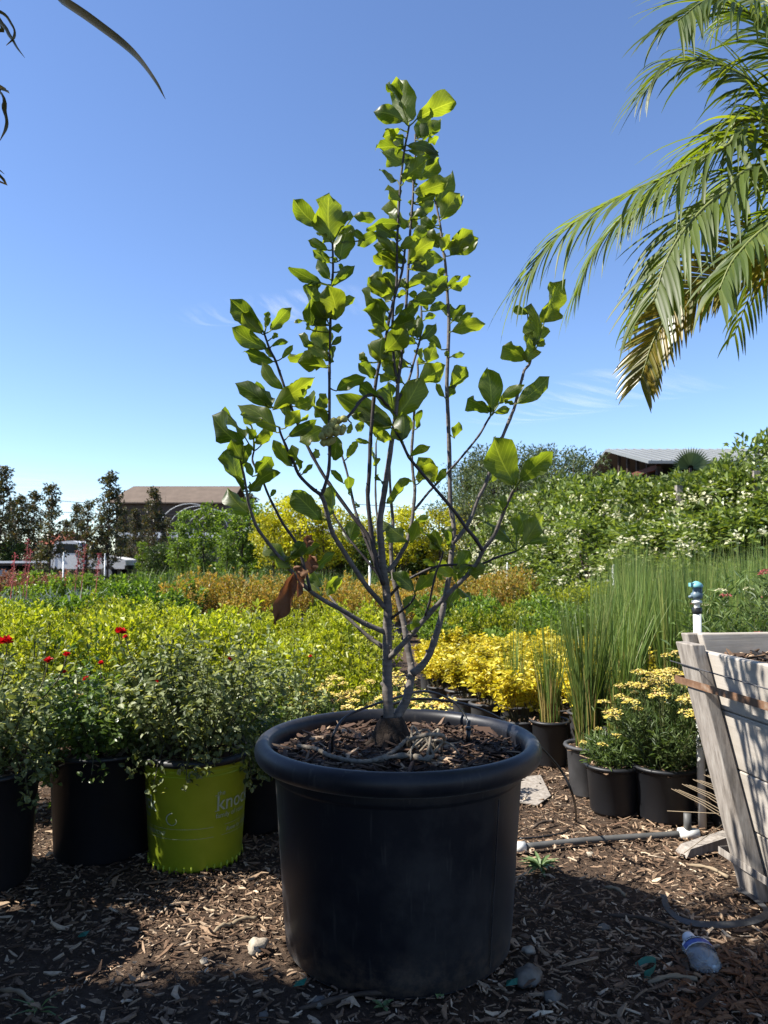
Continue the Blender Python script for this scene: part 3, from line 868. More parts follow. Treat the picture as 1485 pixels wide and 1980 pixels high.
def magnolia():
    root0 = at(757, 1432, 1.91)
    base = Vector((root0.x, root0.y, .455))
    t = thing('magnolia_tree', 'young multi-stemmed deciduous tree with large oval leaves growing in the black tub', 'tree', base)
    samples = []
    order = ['trunk', 'second_stem'] + [k for k in LIMB if k not in ('trunk', 'second_stem')]
    for k in order:
        pts, d0, d1, w0, w1 = LIMB[k]
        n = len(pts)
        g = random.Random(k)
        P = []
        for i, (x, y) in enumerate(pts):
            f = i / (n - 1)
            P.append(at(x, y, d0 + (d1 - d0) * f))
        ex = smooth_path(P, 4)
        m = len(ex)
        rad = []
        for i, p in enumerate(ex):
            f = i / (m - 1)
            w = w0 + (w1 - w0) * f ** .8
            rad.append((w * 1.08 + .5) * .5 / FPX * p.y * (1 + .05 * math.sin(i * 1.9) + .12 * (i % 7 == 3) * (k not in ('trunk',))))
            samples.append((p, k))
        mb = MB()
        thick = k in ('trunk', 'second_stem', 's4', 's8', 'l1', 'l2', 'l3', 's6', 's10')
        if k == 'trunk':
            rad[0] *= 1.5; rad[1] *= 1.25; rad[2] *= 1.1
        mb.tube([p - base for p in ex], rad, 12 if k in ('trunk', 'second_stem') else 8)
        # old bud scars and snags
        for j in range(3, m - 2, 5):
            q = ex[j] - base
            d = Vector((g.uniform(-1, 1), g.uniform(-1, .3), g.uniform(.2, 1))).normalized()
            mb.tube([q, q + d * rad[j] * 1.6], [rad[j] * .6, rad[j] * .3], 5)
        mb.build('trunk' if k == 'trunk' else 'branch', M['bark'] if thick else M['twig'], t, True)
    # two-tone: the upper part of the thick limbs is the same bark; snag beside the leader
    r = MB()
    c = at(755, 1428, 1.89) - base
    prof = [(.024, .075), (.032, .06), (.044, .03), (.048, .0), (.052, -.03)]
    r.lathe(prof, 18, (c.x + .002, c.y + .02, 0), 0, .12)
    for k in range(6):
        q = 2 * math.pi * k / 6 + .3
        r.tube([(c.x + .03 * math.cos(q), c.y + .02 + .03 * math.sin(q), .035), (c.x + .05 * math.cos(q), c.y + .02 + .05 * math.sin(q), .012), (c.x + .085 * math.cos(q), c.y + .02 + .085 * math.sin(q), -.004)], [.012, .010, .005], 6)
    r.build('root_collar', M['rootbark'], t, True)
    P3 = np.array([tuple(p) for p, _ in samples])
    # pixel position of the samples
    def px_of(p):
        q = p - Vector((0, 0, CAMZ))
        z = q.y * CT + q.z * ST
        return CX + FPX * q.x / z, CY - FPX * (-q.y * ST + q.z * CT) / z
    PX = np.array([px_of(p) for p, _ in samples])
    sunv = SUN
    cnt = 0
    cam_p = Vector((0, 0, CAMZ))
    target = {'g': -.50, '': -.16, 'd': -.03, 'p': .35}
    CR['Z'] = (0, 0, 1.0)
    gz = random.Random(55)
    extra = []
    for lk, f0, f1, n in (('s1', .5, 1, 11), ('s3', .3, 1, 12), ('s2', .2, 1, 5), ('s6a', .2, 1, 5), ('s4', .55, 1, 6), ('l3b', .5, 1, 6), ('l5', .6, 1, 4), ('s6', .5, 1, 3)):
        pts = LIMB[lk][0]
        for j in range(n):
            q = (f0 + (f1 - f0) * (j + gz.random()) / n) * (len(pts) - 1)
            i = min(int(q), len(pts) - 2)
            x = pts[i][0] + (pts[i + 1][0] - pts[i][0]) * (q - i)
            y = pts[i][1] + (pts[i + 1][1] - pts[i][1]) * (q - i)
            sd = gz.choice((-1, 1))
            ln = gz.uniform(34, 62)
            an = gz.uniform(.1, 1.0)
            extra.append((x + sd * 5, y - 3, x + sd * (5 + ln * math.cos(an)), y - 3 - ln * math.sin(an), ln * gz.uniform(.4, .6), gz.choice(('', '', 'd', 'g'))))
    LEAF['Z'] = extra
    for ck, rows in LEAF.items():
        ox, oy, sc = CR[ck]
        for (bx, by, tx, ty, w, kind) in rows:
            cnt += 1
            g = random.Random(cnt * 31 + 7)
            x0, y0, x1, y1 = ox + bx * sc, oy + by * sc, ox + tx * sc, oy + ty * sc
            dd = (PX[:, 0] - x0) ** 2 + (PX[:, 1] - y0) ** 2
            i = int(np.argmin(dd))
            dep = samples[i][0].y
            P0 = samples[i][0]
            off = g.uniform(-.035, .02)
            B = at(x0, y0, dep + off * .5)
            if (P0 - B).length > .06:
                P0 = B.lerp(P0, .06 / (P0 - B).length)
            lp = math.hypot(x1 - x0, y1 - y0)
            T = at(x1, y1, dep + off + g.uniform(-.25, .35) * lp / FPX * dep)
            T = B + (T - B) * 1.10
            W = max(w * sc * 1.08, lp * .36) / FPX * dep * 1.10
            ax = (T - B).normalized()
            vw = (cam_p - B).normalized()
            n0 = (vw - ax * vw.dot(ax)).normalized()
            best = None
            for q in range(-60, 61, 5):
                ph = math.radians(q)
                nv = n0 * math.cos(ph) + ax.cross(n0) * math.sin(ph)
                e = abs(nv.dot(sunv) - target[kind] - g.uniform(-.08, .08)) + abs(ph) * .10
                if best is None or e < best[0]:
                    best = (e, nv, ph)
            nv = best[1]
            W = min(W / max(.6, math.cos(best[2])), (T - B).length * .82)
            sgn = g.choice((1, 1, -1))
            me = leaf_mesh(P0, B, T, nv, W, cnt, curl=sgn * g.uniform(.05, .28), fold=-sgn * g.uniform(.05, .42))
            o = link('leaf', me, t, P0 - base)
    for k, (bx, by, tx, ty, w) in enumerate(DRY):
        ox, oy, sc = CR['I']
        B = at(ox + bx * sc, oy + by * sc, 1.79 - .012 * k)
        T = at(ox + tx * sc, oy + ty * sc, 1.78 - .012 * k)
        me = leaf_mesh(B, B, T, Vector((.35 + .2 * math.sin(k * 2), -.9, .2)), w * sc / FPX * 1.8 * 1.25, 900 + k, curl=.12, fold=.9, mat='dryleaf', wav=.25, crumple=.13)
        o = link('dried_leaf', me, t, B - base)
        o['label'] = 'curled dry brown leaf hanging from a branch'
    pod = MB()
    g = random.Random(3)
    c = at(645, 832, 1.73) - base
    ax = Vector((-.55, 0, -.6)).normalized()
    for k in range(34):
        f = g.uniform(-1, 1)
        q = g.uniform(0, 6.28)
        rr = .021 * math.sqrt(max(.05, 1 - f * f))
        s1 = ax.orthogonal().normalized()
        s2 = ax.cross(s1)
        pod.blob(c + ax * f * .036 + (s1 * math.cos(q) + s2 * math.sin(q)) * rr * .72, .0095, k, 6, 0, .1)
    pod.build('seed_pod', M['pod'], t, True)
magnolia()

# ------------------------------------------------------------------ plant makers
def petals(mb, c, r, seed, m=0, n=16):
    g = np.random.default_rng(seed)
    P = np.repeat(np.array([tuple(c)]), n, 0)
    q = g.uniform(0, 6.283, n)
    el = g.uniform(-.1, 1.2, n)
    D = np.stack([np.cos(q) * np.cos(el), np.sin(q) * np.cos(el), np.sin(el)], 1)
    N = np.stack([-np.cos(q) * np.sin(el), -np.sin(q) * np.sin(el), np.cos(el)], 1) + g.normal(0, .2, (n, 3))
    V, F = leaf_hex(P, D, N, r * g.uniform(.75, 1.1, n), r * .95 * g.uniform(.8, 1.1, n), .12, -.2)
    mb.arr(V, F, m)

def umbel(mb, c, r, seed, m=0, n=46):
    g = np.random.default_rng(seed)
    q = g.uniform(0, 6.283, n)
    rr = r * np.sqrt(g.uniform(0, 1, n))
    lump = .12 * r * np.sin(q * 3 + seed)
    P = np.stack([c[0] + np.cos(q) * rr, c[1] + np.sin(q) * rr, c[2] + .22 * r - .35 * rr * rr / r + lump * .5 + g.normal(0, .002, n)], 1)
    D = np.stack([np.cos(q), np.sin(q), g.normal(0, .25, n)], 1)
    N = g.normal(0, .3, (n, 3)) + np.array([0, 0, 1.0])
    V, F = leaf_hex(P - D * .004, D, N, np.full(n, r * .36), np.full(n, r * .34), -.18, .1)
    mb.arr(V, F, m)

def blades(mb, seed, n, H, r0, spread, w, z0=0, m=0, droop=.1, hv=.25, seg=4, power=1.0):
    g = np.random.default_rng(seed)
    q = g.uniform(0, 6.283, n)
    rr = r0 * np.sqrt(g.uniform(0, 1, n))
    h = H * (1 - hv * g.uniform(0, 1, n) ** power)
    lean = np.abs(g.normal(0, spread, n)) + rr / r0 * spread * .5
    qa = q + g.normal(0, .5, n)
    t = np.linspace(0, 1, seg + 1)
    B = np.stack([np.cos(q) * rr, np.sin(q) * rr, np.full(n, z0)], 1)
    O = np.stack([np.cos(qa), np.sin(qa), np.zeros(n)], 1)
    S = np.stack([-np.sin(qa + g.normal(0, .9, n)), np.cos(qa + g.normal(0, .9, n)), np.zeros(n)], 1)
    V = np.empty((n, seg + 1, 2, 3))
    for i, tt in enumerate(t):
        p = B + O * (lean * h * tt ** 1.6)[:, None]
        p[:, 2] += h * (tt - droop * lean * 2 * tt ** 3)
        ww = w * (1 - .85 * tt ** 2) * .5
        V[:, i, 0] = p - S * ww
        V[:, i, 1] = p + S * ww
    b = np.arange(n)[:, None, None] * (seg + 1) * 2
    k = np.arange(seg)[None, :, None] * 2
    F = (b + k + np.array([0, 1, 3, 2])[None, None, :]).reshape(-1, 4)
    mb.arr(V.reshape(-1, 3), F, m)

def put(proto, loc, rz, sc=1.0, label=None, used=[]):
    """the prototype itself the first time, a copy of it and of its parts afterwards"""
    if proto.name in used:
        o = copy_tree(proto)
    else:
        used.append(proto.name)
        o = proto
    o.location = loc
    o.rotation_euler = (0, 0, rz)
    o.scale = (sc, sc, sc)
    if label:
        o['label'] = label
    return o

# ------------------------------------------------------------------ roses on the left
def rose_plant(name, label, loc, r, h, potmat, bush, flowers=(), seed=0, potpart=True, leafm='rose', rz=0, group=None):
    t = thing(name, label, 'rose bush', loc, 0, group)
    P, S = pot_meshes(r, h, M[potmat], None, 'pot', 40, seed)
    link('pot', P, t)
    link('mulch', S, t)
    b = MB()
    H, R, nst, lps = bush
    tips = shrub(b, seed, H, R, nst, lps, .024, .0155, h - .03, .22, .3, 0, 1, .0022, .12, True, .42, .012)
    # low shoots that spill over the rim
    f = MB()
    g = random.Random(seed)
    for i in range(int(nst * .35)):
        q = g.uniform(0, 6.283)
        d = r * g.uniform(1.0, 1.35)
        pts = [(math.cos(q) * r * .4, math.sin(q) * r * .4, h), (math.cos(q) * r * .95, math.sin(q) * r * .95, h + .05), (math.cos(q) * d, math.sin(q) * d, h - g.uniform(-.06, .08))]
        b.tube(smooth_path(pts, 2), .0015, 3, 1, False)
        clumps(b, seed * 50 + i, [pts[-1], Vector(pts[-1]).lerp(Vector(pts[1]), .5)], 14, .035, .020, .014, 0, .1, True)
    for i in range(max(4, nst // 9)):
        p = tips[i]
        e = p + Vector((g.uniform(-.04, .04), g.uniform(-.04, .04), g.uniform(.05, .12)))
        b.tube([p - Vector((0, 0, .04)), p, e], .0014, 3, 1, False)
        clumps(b, seed * 77 + i, [p.lerp(e, .3), p.lerp(e, .65), e], 5, .016, .021, .0135, 0, .5, True)
    b.build('foliage', [M[leafm], M['rosestem']], t)
    inv = Vector(loc)
    for k, (px, py, rr) in enumerate(flowers):
        p = at(px, py, loc[1] + g.uniform(-.10, .06)) - inv
        s = MB()
        s.tube(smooth_path([(p.x * .6, p.y * .6, p.z - .16), (p.x * .9, p.y * .9, p.z - .07), p], 3), .0017, 4, 1, False)
        clumps(s, seed + 900 + k, [(p.x * .95, p.y * .95, p.z - .05), (p.x * .8, p.y * .8, p.z - .10)], 5, .022, .026, .017, 2, .2, True)
        nf = 2 if rr > .02 else 1
        for j in range(nf):
            petals(s, (p.x + g.uniform(-.3, .3) * rr * (nf - 1) * 2, p.y + g.uniform(-.3, .3) * rr, p.z + g.uniform(-.2, .2) * rr), rr, seed * 7 + k * 3 + j, 0, 18)
        s.build('rose_flower', [M['redflower'], M['rosestem'], M[leafm]], t)
    return t

GREEN_LOC = (-.582, 2.41, 0)
rose_plant('rose_bush', 'grey-leaved rose bush spilling over the lime green pot', GREEN_LOC, .162, .328, 'lime', (.385, .28, 95, 46),
           [(305, 1322, .013), (443, 1278, .014), (228, 1224, .021), (243, 1233, .012)], 21)
rose_plant('rose_bush', 'low fresh green rose bush in the tall black pot beside the lime green pot', (-.89, 2.46, 0), .165, .325, 'potblack', (.27, .24, 70, 40),
           [(195, 1285, .013), (155, 1362, .012), (167, 1314, .014), (125, 1300, .012)], 22, leafm='rose2')
rose_plant('rose_bush', 'rose bush with a large double red bloom in the black pot standing before the others', (-1.16, 2.22, 0), .165, .325, 'potblack', (.37, .29, 90, 44),
           [(14, 1246, .024), (93, 1281, .018), (130, 1266, .014)], 23)
rose_plant('rose_bush', 'small rose bush in a low black pot tucked between the lime pot and the tub', (-.445, 2.66, 0), .10, .20, 'potblack', (.30, .16, 34, 34), [], 24, leafm='rose2')
rose_plant('rose_bush', 'rose bush in a small black pot, a trailing shoot hanging between two larger pots', (-1.12, 2.84, 0), .10, .20, 'potblack', (.34, .2, 40, 40), [], 25, leafm='rose2')
k = 0
for (x, y, s, fl) in ((-1.5, 2.75, 26, []), (-.80, 2.95, 27, []), (-.45, 3.02, 28, [(600, 1271, .011)])):
    rose_plant('rose_bush', 'rose bush in the second row behind the row of front rose pots', (x, y, 0), .10, .20, 'potblack', (.40, .24, 52, 42), fl, s, group='rose bushes in the second row')
# trailing shoot over the front of the small pot
def trailing():
    host = [o for o in bpy.data.objects if o.get('label', '').startswith('rose bush in a small black pot, a trailing')][0]
    b = MB()
    inv = host.location
    pts = [at(110, 1545, 2.72) - inv, at(118, 1580, 2.62) - inv, at(128, 1620, 2.56) - inv, at(112, 1655, 2.52) - inv]
    pth = smooth_path(pts, 4)
    b.tube(pth, .0016, 4, 1, False)
    clumps(b, 88, pth, 9, .03, .020, .014, 0, 0, True)
    b.build('trailing_shoot', [M['rose2'], M['rosestem']], host)
trailing()

# print on the lime pot, wrapped round its wall
def pot_print():
    host = [o for o in bpy.data.objects if 'spilling over the lime green pot' in o.get('label', '')][0]
    r0, r1, h = .162 * .86, .162 * .968, .298
    face = math.atan2(-GREEN_LOC[1], -GREEN_LOC[0])      # direction of the camera side
    def wrap(x, z, th):
        r = r0 + (r1 - r0) * z / h + .0006
        a = th + x / .150
        return (r * math.cos(a), r * math.sin(a), z)
    def put_text(s, size, deg, z, name='lettering', end=False, shear=0.0, bold=0.0):
        cu = bpy.data.curves.new('lettering', 'FONT')
        cu.body = s
        cu.size = size
        cu.shear = shear
        cu.offset = bold
        cu.align_x = 'RIGHT' if end else 'LEFT'
        cu.resolution_u = 3
        ob = bpy.data.objects.new('lettering_source', cu)
        COL.objects.link(ob)
        dg = bpy.context.evaluated_depsgraph_get()
        me = bpy.data.meshes.new_from_object(ob.evaluated_get(dg))
        bpy.data.objects.remove(ob)
        th = face + math.radians(deg)
        for v in me.vertices:
            v.co = wrap(v.co.x, z + v.co.y, th)
        me.materials.clear()
        me.materials.append(M['print'])
        link(name, me, host)
    def rule(d0, d1, z):
        b = MB()
        n = 16
        V = []
        for i in range(n + 1):
            th = face + math.radians(d0 + (d1 - d0) * i / n)
            V += [wrap(0, z, th), wrap(0, z + .0009, th)]
        b.add(V, [(2 * i, 2 * i + 2, 2 * i + 3, 2 * i + 1) for i in range(n)])
        b.build('printed_rule', M['print'], host)
    for off in (0, -130):
        put_text('the', .020, 23 + off, .222)
        put_text('knock', .062, 22 + off, .178, bold=.0004)
        put_text('family of roses', .0205, 22 + off, .156)
        put_text('Roses for EVERYONE', .0165, 36 + off, .112, shear=.25)
        rule(34 + off, 150 + off, .132)
        rule(30 + off, 150 + off, .103)
        # serifs of the big k and the loop under the other side's k
    b = MB()
    for d in (22, ):
        th = face + math.radians(d)
        for (x0, x1, z) in ((-.004, .004, .2215), (-.003, .011, .1765)):
            V = [wrap(x0, z, th), wrap(x1, z, th), wrap(x1, z + .002, th), wrap(x0, z + .002, th)]
            b.add(V, [(0, 1, 2, 3)])
    th = face + math.radians(-26)
    n = 26
    V = []
    for i in range(n + 1):
        q = -.5 + 5.2 * i / n
        rr = .011 + .0006 * i
        x, z = -.002 + rr * math.cos(-q), .158 + rr * .85 * math.sin(-q)
        V += [wrap(x, z, th), wrap(x * .86, .158 + (z - .158) * .86, th)]
    b.add(V, [(2 * i, 2 * i + 2, 2 * i + 3, 2 * i + 1) for i in range(n)])
    stuff(b.build('printed_flourish', M['print'], host))
    # drainage flutes round the foot
    f = MB()
    for k in range(40):
        a = 2 * math.pi * k / 40
        if k % 8 == 0:
            continue
        r = r0 * 1.004
        f.tube([(r * math.cos(a), r * math.sin(a), .002), (r * 1.006 * math.cos(a), r * 1.006 * math.sin(a), .022)], [.0042, .003], 6)
    stuff(f.build('foot_flutes', M['lime'], host, True))
    d = MB()
    for k in range(5):
        a = 2 * math.pi * k / 5 + face + .25
        r = r0 * 1.0
        d.box((r * math.cos(a), r * math.sin(a), .007), (.006, .024, .015), 0, a)
    d.build('drain_notch', M['labelblack'], host)
    b = MB()
    b.lathe([(.1575, .312), (.1735, .3125), (.1772, .320), (.1755, .3295), (.164, .3335), (.155, .3285)], 48)
    b.build('inner_pot_rim', M['potblack'], host, True)
    b = MB()
    for z in (.282, .296):
        rr = r0 + (r1 - r0) * z / h
        b.lathe([(rr - .001, z - .0022), (rr + .0016, z), (rr - .001, z + .0022)], 48)
    b.build('moulded_ring', M['lime'], host, True)
pot_print()

# ------------------------------------------------------------------ potted plants of the beds
def euo_proto(seed, leafm, H=.36, R=.21, nst=34, lps=34, L=.030, W=.018, h=.17):
    b = MB()
    b.lathe(pot_profile(.095, h), 12, (0, 0, 0), 2)
    shrub(b, seed, H, R, nst, lps, L, W, h - .02, .35, .9, 0, 1, .002, .15, False, .25, .007)
    return b.mesh('potted_shrub', [M[leafm], M['rosestem'], M['potgrey']])

def bed(name, label, cat, group, meshes, xs, y0, y1, dy, dx, hs=(.85, 1.15), jit=.25, seed=1, clip=None, zoff=0):
    g = random.Random(seed)
    out = []
    y = y0
    row = 0
    while y <= y1:
        a, b = xs(y)
        x = a + (dx * .5 if row % 2 else 0)
        while x <= b:
            px, py = x + g.uniform(-jit, jit) * dx, y + g.uniform(-jit, jit) * dy
            if clip is None or clip(px, py):
                s = g.uniform(*hs)
                o = link(name, g.choice(meshes), None, (px, py, zoff), g.uniform(0, 6.28), (s * g.uniform(.92, 1.08), s, s * g.uniform(.9, 1.12)))
                tag(o, label, cat, group)
                out.append(o)
            x += dx
        y += dy
        row += 1
    return out

E = [euo_proto(100 + i, 'euo') for i in range(4)]
bed('yellow_green_shrub', 'potted yellow-green upright shrub in the dense bed behind the roses', 'shrub', 'yellow-green shrubs in the bed behind the roses',
    E + E + [euo_proto(126, 'green', .34, .2, 30, 34, .032, .018)], lambda y: (-.53 * y - .2, .02 + .06 * (y - 3.4)), 3.45, 6.9, .34, .37, (.72, 1.22), .3, 3, lambda x, y: (math.sin(x * 7.3 + y * 3.1) * math.sin(y * 5.7 - x * 2.2)) > -.82)
G = [euo_proto(120 + i, 'lime_tree', .36, .22, 34, 34, .036, .019) for i in range(3)] + E[:1]
bed('green_shrub', 'potted bright green shrub in the bed behind the golden shrubs', 'shrub', 'green shrubs behind the golden ones',
    G, lambda y: (.42 + .06 * (y - 5), .52 * y + .2), 5.7, 8.0, .4, .42, seed=4)
bed('green_shrub', 'potted glossy dark green shrub in the block beyond the yellow-green bed', 'shrub', 'dark green shrubs beyond the yellow-green bed',
    [euo_proto(130 + i, 'green', .42, .26, 36, 36, .045, .03) for i in range(2)], lambda y: (-.40 * y, -.25 * y), 7.4, 9.4, .5, .5, seed=5)
bed('green_shrub', 'low green shrub in the strip along the near edge of the grey grasses', 'shrub', 'low green shrubs before the grey grasses',
    G[:2], lambda y: (-.58 * y, -.41 * y), 7.3, 8.1, .4, .45, seed=6)
O = [euo_proto(140 + i, 'orange', .50, .27, 30, 34, .045, .020) for i in range(3)]
bed('orange_shrub', 'orange-tipped feathery shrub in the bed beyond the yellow-green one', 'shrub', 'orange-tipped shrubs in the middle beds',
    O, lambda y: (-.26 * y, .20 * y), 8.6, 11.4, .5, .5, seed=7, clip=lambda x, y: not (-1.3 < x < -.75 and y < 10.2))
bed('pale_shrub', 'pale yellow-green shrub in the bed before the flowering hedge', 'shrub', 'pale shrubs before the flowering hedge',
    [euo_proto(150 + i, 'euo', .48, .27, 28, 30, .045, .024) for i in range(2)], lambda y: (.20 * y, .55 * y), 8.6, 9.7, .55, .55, seed=8)
bed('low_green_shrub', 'low bright green shrub in the far bed before the parked truck', 'shrub', 'low green shrubs before the truck',
    [euo_proto(160 + i, 'lime_tree', .44, .32, 26, 30, .06, .035) for i in range(2)], lambda y: (-.47 * y, -.30 * y), 11.5, 15.5, .75, .7, seed=9)
bed('red_leaved_shrub', 'low reddish shrub in the far left bed before the truck', 'shrub', 'reddish shrubs before the truck',
    [euo_proto(170 + i, 'redleaf', .55, .3, 24, 26, .055, .022) for i in range(2)], lambda y: (-.54 * y, -.42 * y), 12.5, 14.2, .7, .6, seed=10)

def grass_proto(seed, m, n, H, spread, w, r0=.09):
    b = MB()
    blades(b, seed, n, H, r0, spread, w, 0, 0, .35, .5, 4)
    return b.mesh('grass_clump', [M[m]])
bed('blue_grass', 'blue-grey arching grass clump in the left bed beyond the shrubs', 'grass', 'blue-grey grasses in the left bed',
    [grass_proto(180 + i, 'bluegrass', 110, .62, .55, .016) for i in range(3)], lambda y: (-.56 * y, -.35 * y - .25), 8.6, 10.6, .45, .42, seed=12)
bed('dark_rush', 'dark fine-stemmed rush clump in the far bed before the saplings', 'rush', 'dark rushes in the far bed',
    [grass_proto(190 + i, 'rush', 140, .86, .28, .016, .16) for i in range(3)], lambda y: (-.31 * y, .02 * y), 12.5, 14.6, .55, .5, seed=13)

# flower spikes standing among the grey grasses
def spikes():
    for k, (px, py, Y) in enumerate(((27, 1072, 10.2), (52, 1045, 10.0), (57, 1065, 10.4), (150, 1068, 11.0), (190, 1072, 11.2), (163, 1055, 11.3))):
        p = at(px, py, Y)
        b = MB()
        b.tube(smooth_path([(0, 0, 0), (.03, 0, p.z * .5), (.06, .02, p.z)], 4), [.005] * 5 + [.004] * 4, 4, 0, False)
        clumps(b, 300 + k, [(.03 + .03 * f, .01, p.z * (.62 + .38 * f)) for f in (0, .15, .3, .45, .6, .75, .9, 1)], 9, .03, .026, .013, 0, .1)
        o = b.build('red_flower_spike', [M['pinkflower']])
        o.location = (p.x - .05, p.y, 0)
        tag(o, 'tall thin coral red flower spike rising from the grey grasses', 'flower', 'red flower spikes over the grey grasses')
spikes()

# golden shrubs with visible grey pots
def golden():
    protos = []
    for s in range(4):
        t = thing('golden_shrub', 'bright golden-yellow leaved shrub in a faded grey pot beyond the tub', 'shrub', group='golden shrubs in grey pots')
        P, S = pot_meshes(.082, .185, M['potgrey'], None, 'pot', 20, s)
        link('pot', P, t)
        link('mulch', S, t)
        b = MB()
        shrub(b, 200 + s, .25, .15, 30, 30, .034, .019, .17, .3, .35, 0, 1, .002, .35, True, .25, .012)
        b.build('foliage', [M['gold'], M['rosestem']], t)
        protos.append(t)
    g = random.Random(17)
    taken = [(.745, 3.46), (.66, 3.86), (.80, 3.03), (1.0, 3.28), (1.16, 3.55), (1.42, 3.5), (1.66, 3.6)]
    y = 3.56
    while y < 5.6:
        x = .62 - .25 * (y - 3.56) if y < 4.75 else .32
        while x < .31 * y + .1:
            px, py = x + g.uniform(-.03, .03), y + g.uniform(-.03, .03)
            if all((px - a) ** 2 + (py - b) ** 2 > .15 ** 2 for a, b in taken):
                put(g.choice(protos), (px, py, 0), g.uniform(0, 6.28), g.uniform(.8, 1.0))
            x += .2
        y += .215
golden()

# rushes in pots on the right
def rushes():
    def one(label, loc, r, h, n, H, seed, spread=.14, group=None, straw=.25, pm='potgrey', w=.0042):
        t = thing('potted_rush', label, 'rush', loc, 0, group)
        P, S = pot_meshes(r, h, M[pm], None, 'pot', 28, seed)
        link('pot', P, t)
        link('mulch', S, t)
        b = MB()
        blades(b, seed, int(n * (1 - straw)), H, r * .55, spread, w, h - .03, 0, .1, .55, 5)
        blades(b, seed + 1, int(n * straw), H * .5, r * .55, spread * .8, w, h - .03, 1, .1, .6, 4)
        b.build('stems', [M['rush'], M['straw']], t)
        return t
    one('tall dense green rush in the faded grey pot with a sunlit side', (.80, 3.03, 0), .084, .195, 480, .76, 401, .12)
    one('sparse short rush in a black-shadowed pot beside the tub rim', (.745, 3.46, 0), .082, .20, 190, .60, 402, .10, pm='potblack', straw=.45)
    one('thin yellowing rush in the pot behind the tub rim next to the golden shrubs', (.66, 3.86, 0), .082, .19, 130, .56, 403, .10, straw=.5)
    one('rush with a rusty red base in the pot behind the small yarrow', (1.0, 3.28, 0), .084, .19, 330, .72, 404, .12, straw=.35)
    pr = one('tall green rush in the packed bed of potted rushes behind the yarrow', (1.16, 3.55, 0), .084, .19, 230, .80, 405,  .07, 'rushes packed in the right bed', .12)
    protos = [pr]
    p2 = one('tall green rush in the packed bed of potted rushes behind the yarrow', (1.42, 3.5, 0), .084, .19, 210, .86, 406,  .07, 'rushes packed in the right bed', .10)
    protos.append(p2)
    p3 = one('tall green rush in the packed bed of potted rushes behind the yarrow', (1.66, 3.6, 0), .084, .19, 240, .76, 407,  .07, 'rushes packed in the right bed', .12)
    protos.append(p3)
    g = random.Random(8)
    for j in range(11):
        y = 3.9 + j * .33
        x = .30 * y - .02 + (.15 if j % 2 else 0) + max(0, (y - 5.2)) * .05
        while x < .53 * y + .25:
            o = copy_tree(g.choice(protos))
            o.location = (x + g.uniform(-.05, .05), y + g.uniform(-.05, .05), 0)
            o.rotation_euler = (0, 0, g.uniform(0, 6.28))
            s = g.uniform(.9, 1.12)
            o.scale = (s, s, s)
            x += .34
rushes()

# yarrow
def yarrow(label, loc, r, h, H, R, nst, heads, seed, pm='potblack', hr=.026, group=None, fl='yarrow', name='yarrow_plant'):
    t = thing(name, label, 'yarrow', loc, 0, group)
    P, S = pot_meshes(r, h, M[pm], None, 'pot', 36, seed)
    link('pot', P, t)
    link('mulch', S, t)
    b = MB()
    shrub(b, seed, H * .86, R, nst, 60, .034, .0065, h - .02, .25, .8, 0, 1, .0016, .02, False, .4, .012)
    b.build('foliage', [M['yarrowleaf'], M['stem']], t)
    g = random.Random(seed)
    f = MB()
    for k in range(heads):
        q = g.uniform(0, 6.283)
        rr = R * 1.05 * math.sqrt(g.random())
        z = h + H * (1 - .4 * (rr / R) ** 2) * g.uniform(.8, 1.12)
        c = (rr * math.cos(q), rr * math.sin(q), z)
        f.tube(smooth_path([(c[0] * .3, c[1] * .3, h - .02), (c[0] * .75, c[1] * .75, h + (z - h) * .55), c], 3), .0014, 3, 1, False)
        for j in range(5):
            a = 6.283 * j / 5
            rr2 = hr * .55
            f.tube([(c[0], c[1], z - hr * .8), (c[0] + rr2 * math.cos(a), c[1] + rr2 * math.sin(a), z)], .0007, 3, 1, False)
        umbel(f, c, hr * g.uniform(.7, 1.25), seed * 100 + k, 0, 44)
    if heads:
        f.build('flower_heads', [M[fl], M['stem']], t)
    return t
yarrow('small sparse yarrow in a black pot between the grey rush pot and the flowering one', (.835, 2.83, 0), .094, .175, .13, .10, 26, 5, 501, hr=.017)
yarrow('lush yellow-flowering yarrow in the black pot beside the timber box', (1.00, 2.76, 0), .108, .19, .33, .20, 60, 44, 502)
yarrow('yellow-flowering yarrow in a faded grey pot half hidden by the timber box', (1.23, 2.68, 0), .105, .19, .33, .18, 46, 26, 503, 'potgrey')
yarrow('yellow-flowering yarrow just behind the lush one by the timber box', (1.20, 3.06, 0), .10, .19, .34, .19, 46, 36, 504)
for k, (x, y) in enumerate(((-.42, 3.32), (-.20, 3.22), (.02, 3.28), (-.72, 3.34), (-1.02, 3.30), (.12, 3.02), (-.05, 2.98), (-1.45, 3.25))):
    yarrow('cream and peach flowered yarrow in the row behind the roses and the tub', (x, y, 0), .085, .15, .22 + .03 * (k % 3), .17, 40, 22 if k < 4 else 14, 510 + k, group='yarrows behind the roses and the tub', hr=.03)

